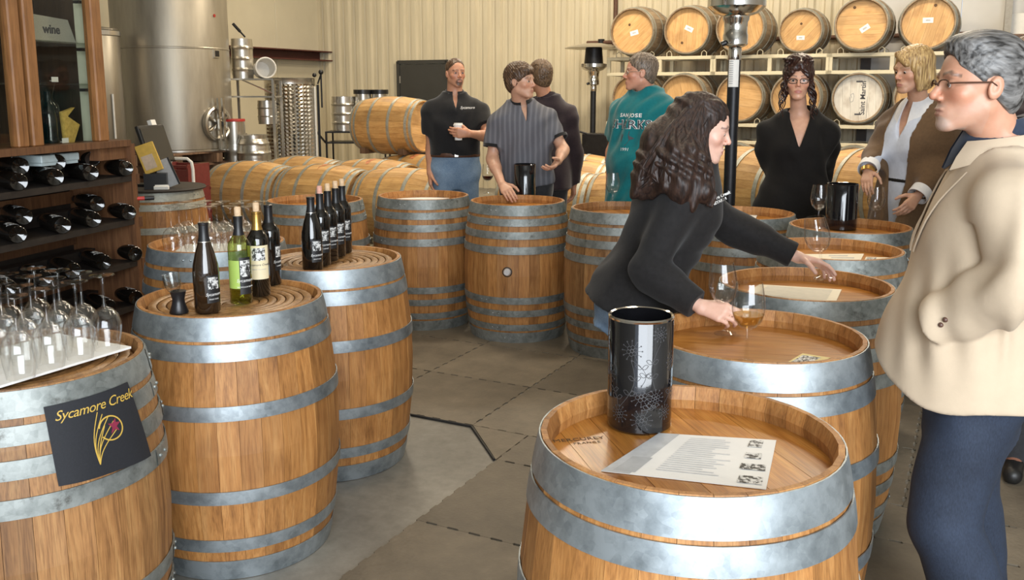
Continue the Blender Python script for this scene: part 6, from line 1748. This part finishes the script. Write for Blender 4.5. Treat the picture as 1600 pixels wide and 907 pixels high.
# ---- blond woman in brown cardigan
F = Fig((at(1424,300,5.18).x, 5.18), 1.78, (-.88,-.47), 'f', hf=(-.95,-.30,-.22), head=pt(1426,111,5.08), lean=(-.03,-.05,1), wide=1.1, deep=1.08, hu=(-.12,-.06,1), hs=.95)
F.set_arm(1, pt(1376,228,5.30), pt(1356,265,5.10), D=pt(1352,300,5.0)-pt(1356,265,5.10), Nn=(.5,.3,-.5), curl=.35)
F.set_arm(-1, pt(1474,258,5.02), pt(1434,306,4.92), D=pt(1412,332,4.88)-pt(1434,306,4.92), Nn=(-.4,.8,-.3), curl=.5)
F.eye_open = .0032; F.gaze = (-.1,-.35)
o7 = F.make('blond woman in a brown cardigan over a white collared shirt', (.60,.34,.22), hb=.012, brow=(.30,.19,.10))
def bob(p):
    ax = np.abs(p[:,0])
    d = ell(p, V3(0,-.022,.052), (.094,.114,.099))
    d = smin(d, ell(p, V3(0,-.045,-.045), (.098,.082,.088)), .04)
    d = smin(d, rc(np.stack([ax,p[:,1],p[:,2]],1), V3(.078,.03,.02), V3(.080,.022,-.095), .026, .020), .03)
    fc = ell(p, V3(.012,.135,-.03), (.068,.100,.105)); d = smax(d, -fc, .012)
    d = smax(d, -ell(p, V3(0,.02,-.125), (.055,.09,.06)), .02)
    d = smax(d, -.125-p[:,2]-.2*p[:,1], .012)
    d = smin(d, rc(p, V3(.02,.080,.105), V3(-.055,.088,.045), .019, .012), .018)
    return d+.0014*np.sin(260*p[:,1]+90*p[:,0]+3*np.sin(18*p[:,2]))+.001*np.sin(300*p[:,0]+2*np.sin(20*p[:,2]))
F.hair(bob, MAT['hair_blond'])
F.shirt('white_shirt', MAT['pale_shirt'], hem=-.16, sleeve=1.90, loose=.006, amp=.004, seed=19, v=(.36,.52,.05))
F.collar(MAT['white_cloth'], rt=.064, rb=.118, ht=.065, hb=.005, gap=.30, tip=.10)
F.shirt('cardigan', MAT['cardigan'], hem=-.46, sleeve=1.86, loose=.024, amp=.009, seed=21, soff=.028, flare=.03, v=(-.48,.52,.10), neck=.088, k=.07)
for sd in (1,-1): cuff(F, sd, 1.92, MAT['white_cloth'], .052, .055)
A = F.arm[1]; MB().lathe([(.036,-.012),(.041,-.012),(.041,.012),(.036,.012)], 24, A['w']+A['D']*.012, axis_mat(Vector(A['D'])), close=True).build('bracelet', MAT['foil_gold'], F.o, smooth=True)
belt(F, MAT['leather_black'], .12, .14, .022, False)
F.trousers('trousers', MAT['dark_trousers'], h=.012, top=.06); F.shoes(MAT['leather_black'])
# ---- two guests at the right edge
F = Fig((2.46, 4.35), 1.83, (.75,-.66), hf=(.8,-.6,0), wide=1.0)
F.make('brown haired guest half hidden behind the blazer man', (.55,.24,.17), hb=.012, hhd=.005, hh=.006)
F.hair(h_short(.010, .082), MAT['hair_lightbrown']); F.shirt('shirt', MAT['plum_shirt'], h=.011, hem=-.12, sleeve=2.0, loose=.022, flare=.015, seed=23); F.trousers('trousers', MAT['dark_trousers'], h=.013); F.shoes(MAT['leather_black'])
F = Fig((2.20, 3.55), 1.80, (-.5,-.86), hf=(-.35,-.93,0), wide=1.0)
F.make('dark haired guest in dark clothes cut off by the right edge', (.30,.14,.09), hb=.012, hhd=.005, hh=.006)
F.hair(h_short(.012, .080), MAT['hair_dark']); F.shirt('shirt', MAT['plum_shirt'], h=.011, hem=-.12, sleeve=2.0, loose=.022, flare=.015, seed=24); F.trousers('trousers', MAT['dark_trousers'], h=.013); F.shoes(MAT['leather_black'])
# ---- man in beige blazer, foreground right
F = Fig((1.19, 2.25), 1.71, (-.94,.34), hf=(-.995,.08,-.03), head=pt(1527,134,2.22), wide=1.05, deep=1.05, belly=.02)
k8 = F.k
TJ = np.array([1.05,1,1,1])*np.array([(-.20,.232,.236,.022),(-.08,.228,.230,.024),(0,.214,.208,.028),(.15,.186,.158,.026),(.28,.184,.136,.014),(.38,.180,.122,.004),(.44,.160,.106,-.006),(.475,.130,.092,-.012),(.505,.095,.078,-.018)])*k8
def surf(fn, o, d):
    t = 0.0; o = V3(o); d = unit(d)
    for _ in range(80):
        v = float(fn((o+d*t)[None])[0])
        if v < .0008: break
        t += max(.001, v*.7)
    return o+d*t
o_ = V3(0,0,CAM_H); d_ = unit(pt(1458,506,2.0)-o_); wr = surf(lambda P: F.torso(P, .012, TJ), o_+d_*1.4, d_)+d_*.012
F.set_arm(-1, pt(1604,445,1.99), wr, D=d_*.9+V3(.10,.12,-.15), Nn=(-.2,.3,-1), curl=1.0, thumb=.9)
F.set_arm(1, F.sh[1]+V3(.02,.06,-.28), F.sh[1]+V3(-.04,.06,-.52), D=(-.1,0,-1), curl=.4)
F.kn[-1] = np.array((1.07, 2.12, .50)); F.an[-1] = np.array((1.24, 2.12, .085)); F.kn[1] = np.array((1.26, 2.37, .48)); F.an[1] = np.array((1.33, 2.40, .085))
F.eye_open = .0050; F.gaze = (0,0)
def stubble(p):
    r = np.sqrt((p[:,0]/.034)**2+((p[:,2]+.098)/.020)**2); ch = np.clip((1.2-r)*3, 0, 1)*(p[:,1] > .03)*(p[:,2] < -.080)
    mu = np.exp(-((p[:,2]+.0525)/.006)**2)*np.clip(1.5-np.abs(p[:,0])/.022, 0, 1)*(p[:,1] > .07)
    jaw = .25*np.clip((-.035-p[:,2])/.03, 0, 1)*(p[:,1] > -.01)*(p[:,2] > -.125)
    return np.clip(ch*1.0+mu*.8+jaw, 0, 1)
o8 = F.make('grey haired man in a beige blazer and dark jeans, hand in pocket', (.56,.29,.185), beard=dict(f=stubble, c=(.52,.47,.42), a=.55), hb=.009, hhd=.003, hh=.0045, brow=(.07,.05,.04))
def h8(p):
    d = h_short(.011, .088, rec=.010, nape=-.085, temple=-.004, amp=.0)(p)
    d = smin(d, ell(p, V3(0,.03,.108), (.062,.055,.024)), .03)
    ax = np.abs(p[:,0]); w = np.clip((ax-.04)/.03, 0, 1); n = 1.5*np.sin(34*p[:,1]+9*p[:,0])+1.2*np.sin(41*p[:,2])
    return d+.0007*((1-w)*np.sin(430*p[:,0]+n)+w*np.sin(430*(.55*p[:,1]-.83*p[:,2])+n))
F.hair(h8, MAT['hair_grey'], h=.0032)
F.glasses(MAT['leather_brown'], w=.0021, lens=(.026,.016), style='half', y=.103)
def blazer(P):
    d = F.torso(P, .012, TJ)
    so = {1: .026, -1: .030}
    for sd in (1,-1):
        A = F.arm[sd]; c = A['e']+(A['w']-A['e'])*.94; x = F.arms(P, so, (sd,), 1.94)
        x = np.where(sph(P, c, .16) < 0, smax(x, (P-c) @ unit(A['w']-A['e']).astype(np.float32), .004), x); d = smin(d, x, .035 if sd == 1 else np.where(P[:,2] > 1.27, .035, .010).astype(np.float32))
    d = d+waves(P, .009, 31, 26)
    # sleeve creases around the bent elbow
    A = F.arm[-1]; t = (P-A['e']) @ unit(A['w']-A['e']); near = np.exp(-(sph(P, A['e'], 0)/.17)**2)
    d = d+near*.011*np.sin(75*t+40*(P[:,2])+3*np.sin(30*P[:,0]))
    tt = (P-A['w']) @ unit(A['w']-A['e']); nw = np.exp(-(sph(P, A['w'], 0)/.12)**2); d = d+nw*.008*np.sin(85*tt+30*P[:,2])
    Q = P-F.P; x = Q @ F.R; y = Q @ F.F; z = (Q @ F.U)/k8
    # rounded front corner: hem climbs towards the front edge
    hem = -.095+.0*y+.10*np.clip((y-.13)/.12, 0, 1)**2+.006*np.sin(26*y+18*x)
    d = smax(d, (hem-z)*k8*.8, .006)
    d = smax(d, -rc(P, F.NB-F.U*.015, F.hd(0,0,-.12)+F.U*.1, .094*k8, .11*k8), .006)
    return d
bz8 = F.garment('blazer', blazer, MAT['blazer'], .006)
# lapels and collar of the blazer
Ft, U_, R_8 = F.F, F.U, F.R
F.collar(MAT['navy'], rt=.065, rb=.086, ht=.076, hb=.018, gap=.22, tip=.05, name='shirt_collar', fwd=.016)
F.shirt('shirt', MAT['navy'], h=.008, hem=.45, sleeve=.1, off=.004, loose=.0, amp=.002, seed=33)
F.collar(MAT['blazer'], rt=.094, rb=.116, ht=.040, hb=-.004, gap=.75, tip=.03, name='blazer_collar', th=.006, fwd=.012)
for sd in (-1, 1):
    ia = []; ib = []
    for j in range(9):
        z = .25+.20*j/8; wv = (np.clip((z-.26)/.28, 0, 1)*.062+.008)*sd
        a = surf(blazer, F.tp(0,0,z)+R_8*wv+Ft*.4, -Ft)+Ft*.004
        wd = (.008+.058*(j/8)**.8)*sd
        b = surf(blazer, F.tp(0,0,z+.012)+R_8*(wv+wd)+Ft*.4, -Ft)+Ft*.006
        ia.append(a); ib.append(b)
    band('lapel', ia, ib, .004, MAT['blazer'], bz8)
# seams, buttons
for (px, py) in ((1470,508),(1477,500)):
    o_ = V3(0,0,CAM_H); d_ = unit(pt(px,py,2.0)-o_); p_ = surf(blazer, o_+d_*1.6, d_); MB().sphere(p_, .0065, 10, 6).build('cuff_button', MAT['button'], bz8, smooth=True)
F.trousers('jeans', MAT['jeans_dark'], h=.0075, top=.07, amp=.009, seed=35, taper=.035, off=.024); F.shoes(MAT['leather_black'])
# ---- bending woman in black jacket
PV = pt(998, 466, 3.10)
F = Fig((PV[0]-.02, 3.12), 1.64, (1,-.06), 'f', hf=(.955,-.18,-.235), hu=(.24,-.05,.97), head=pt(1098,202,3.03), lean=(.36,-.02,.93), pelvis=(PV[0], 3.10, .885), wide=1.08, deep=1.12)
F.set_arm(1, pt(1012,420,2.86), pt(1094,480,2.74), D=pt(1150,494,2.68)-pt(1094,480,2.74), Nn=(-.1,.85,-.5), curl=(.55,.7,.75,.8), thumb=.35)
F.set_arm(-1, pt(1148,358,3.28), pt(1246,402,3.20), D=pt(1310,420,3.14)-pt(1246,402,3.20), Nn=(.0,-.45,-.9), curl=(.30,.42,.48,.5), thumb=.2)
F.eye_open = .0026; F.gaze = (0,-.4); F.lips = V3(.50,.18,.16)
o5 = F.make('young woman with long dark hair in a black jacket bending over the barrels', (.70,.44,.34), hb=.008, hhd=.003, hh=.0035, brow=(.04,.02,.014))
jk = F.shirt('jacket', MAT['jacket_black'], h=.007, hem=-.075, sleeve=1.93, loose=.022, amp=.006, seed=41, soff=.024, flare=.004, neck=.062, k=.06)
F.collar(MAT['jacket_black'], rt=.066, rb=.078, ht=.035, hb=-.03, gap=.25, tip=.0)
F.trousers('jeans', MAT['jeans_light'], h=.008, top=.07, seed=43); F.shoes(MAT['leather_black'])
# hair: scalp cap, falling mass and wavy locks
nf = V3(0,-1,0)
def capf(p):
    d = ell(p, V3(0,-.020,.050), (.086,.108,.090))
    d = smin(d, ell(p, V3(0,-.055,-.02), (.080,.066,.085)), .03)
    d = smax(d, -ell(p, V3(0,.120,-.008), (.082,.084,.099)), .008)
    d = smax(d, .80*p[:,1]-.012-p[:,2], .010)
    return d+.0022*np.sin(190*p[:,0]+3*np.sin(30*p[:,1]))*(p[:,1] < .3)+.0012*np.sin(420*p[:,2]+130*p[:,1])
b0 = F.hd(0,-.055,.02); b1 = F.hd(.03,-.085,-.06)
massA = [b0, pt(1040,232,3.00), pt(1022,272,2.98), pt(1000,300,2.97)]
massB = [b1, pt(1058,250,2.92), pt(1064,290,2.89), pt(1078,322,2.88)]
massC = [F.hd(.06,-.02,-.01), pt(1092,262,2.90), pt(1104,300,2.88), pt(1106,322,2.88)]
def mass(P):
    d = chain(P, massA, [.085,.080,.070,.030], .04); d = smin(d, chain(P, massB, [.070,.064,.052,.022], .04), .04)
    d = smin(d, chain(P, massC, [.030,.030,.024,.010], .03), .03)
    return d+.005*np.sin(95*P[:,0]+60*P[:,2]+4*np.sin(28*P[:,2]))+.003*np.sin(170*P[:,0]-40*P[:,2])
def hair5(P):
    p = F.hl(P); a = capf(p)*F.hs
    m = smax(mass(P), -(ell(p, V3(0,.085,-.045), (.090,.092,.098))*F.hs), .01)
    return smin(a, m, .02)
lo = np.minimum(F.HC-.2, pt(960,340,2.8)); hi = np.maximum(F.HC+.2, pt(1120,140,3.2))
v_, f_ = mesh_sdf(hair5, lo-.06, hi+.06, .0045)
hr5 = bpy.data.objects.new('hair', np_mesh('hair', [(v_, f_)], MAT['hair_dark'])); COL.objects.link(hr5); hr5.parent = o5
rg = random.Random(12); q = MB()
ends = [(984,276),(992,290),(1003,300),(1016,313),(1030,322),(1046,333),(1060,332),(1075,340),(1090,340),(1102,334),(1112,326),(1040,306),(1020,298),(1086,322),(1064,318)]
def pull(b, off):
    for _ in range(3):
        P4 = np.array([b, b+V3(.004,0,0), b+V3(0,.004,0), b+V3(0,0,.004)]); d4 = hair5(P4); g = (d4[1:]-d4[0])/.004; n = max(.3, np.linalg.norm(g)); b = b-g/n*(d4[0]-off)*.85/n
    return b
for k in range(78):
    ph = rg.uniform(0, 6.28); ang = rg.uniform(.85, 3.0); p0 = V3(rg.uniform(.02,.082), .055*cos(ang)*.9-.02, .06+.07*sin(ang))
    r0 = F.hd(*p0); ex, ey = ends[k % len(ends)]; e_ = pt(ex+rg.uniform(-8,8), ey+rg.uniform(-10,6), rg.uniform(2.84,2.92))
    mid = .5*F.hd(.10, -.07+.05*cos(ang), -.06)+.5*(r0*.5+e_*.5)+V3(rg.uniform(-.02,.02), -.02, 0)
    pts = []; am = rg.uniform(.008,.015); fr_ = rg.uniform(8,12); hug = rg.uniform(-.006,-.001)
    for j in range(17):
        t = j/16; b = r0*(1-t)**2+mid*2*t*(1-t)+e_*t*t
        b = b+V3(am*np.sin(fr_*t+ph), 0, am*.4*np.cos(fr_*t+ph))*min(1, t*2.2)
        pts.append(pull(b, hug))
    for _ in range(4): pts = [pts[0]]+[(pts[j-1]+2*pts[j]+pts[j+1])/4 for j in range(1, 16)]+[pts[16]]
    rr = rg.uniform(.0065,.012); q.tube(pts, [rr*(.35+.65*min(1,j/4))*(1-.85*max(0,(j-11)/5)**1.5) for j in range(17)], 7)
q.build('lock', MAT['hair_dark'], hr5, smooth=True)['kind'] = 'stuff'
for tx, sz_, (px, py) in (('Sycamore Creek', .015, (1121,309)), ('VINEYARDS', .013, (1122,316))):
    o_ = V3(0,0,CAM_H); rd = unit(pt(px,py,3.0)-o_); c = pt(px,py,3.0)
    xd = unit(V3(.90,.32,.34)); me = text_mesh(tx, sz_, MAT['print_white'], 0, shear=.35 if sz_ > .018 else 0, bold=.0006)
    inst('jacket_lettering', decal(me, jk, c, xd, unit(V3(-.28,0,.95)), rd, .002), jk)
# glasses in her hands
A = F.arm[1]; gp = A['w']+A['D']*.085*F.k+A['N']*.022
g1 = wineglass('wine glass held in the bending woman\'s near hand', Vector(gp)-Vector((0,0,.055)), (0,-.08,0), 1.0, None, 'held wine glasses')
A = F.arm[-1]; gp = A['w']+A['D']*.095*F.k+A['N']*.02
g2 = wineglass('wine glass held in the bending woman\'s far hand', Vector(gp)-Vector((-.012,0,.03)), (.05,-.22,0), 1.0, None, 'held wine glasses')
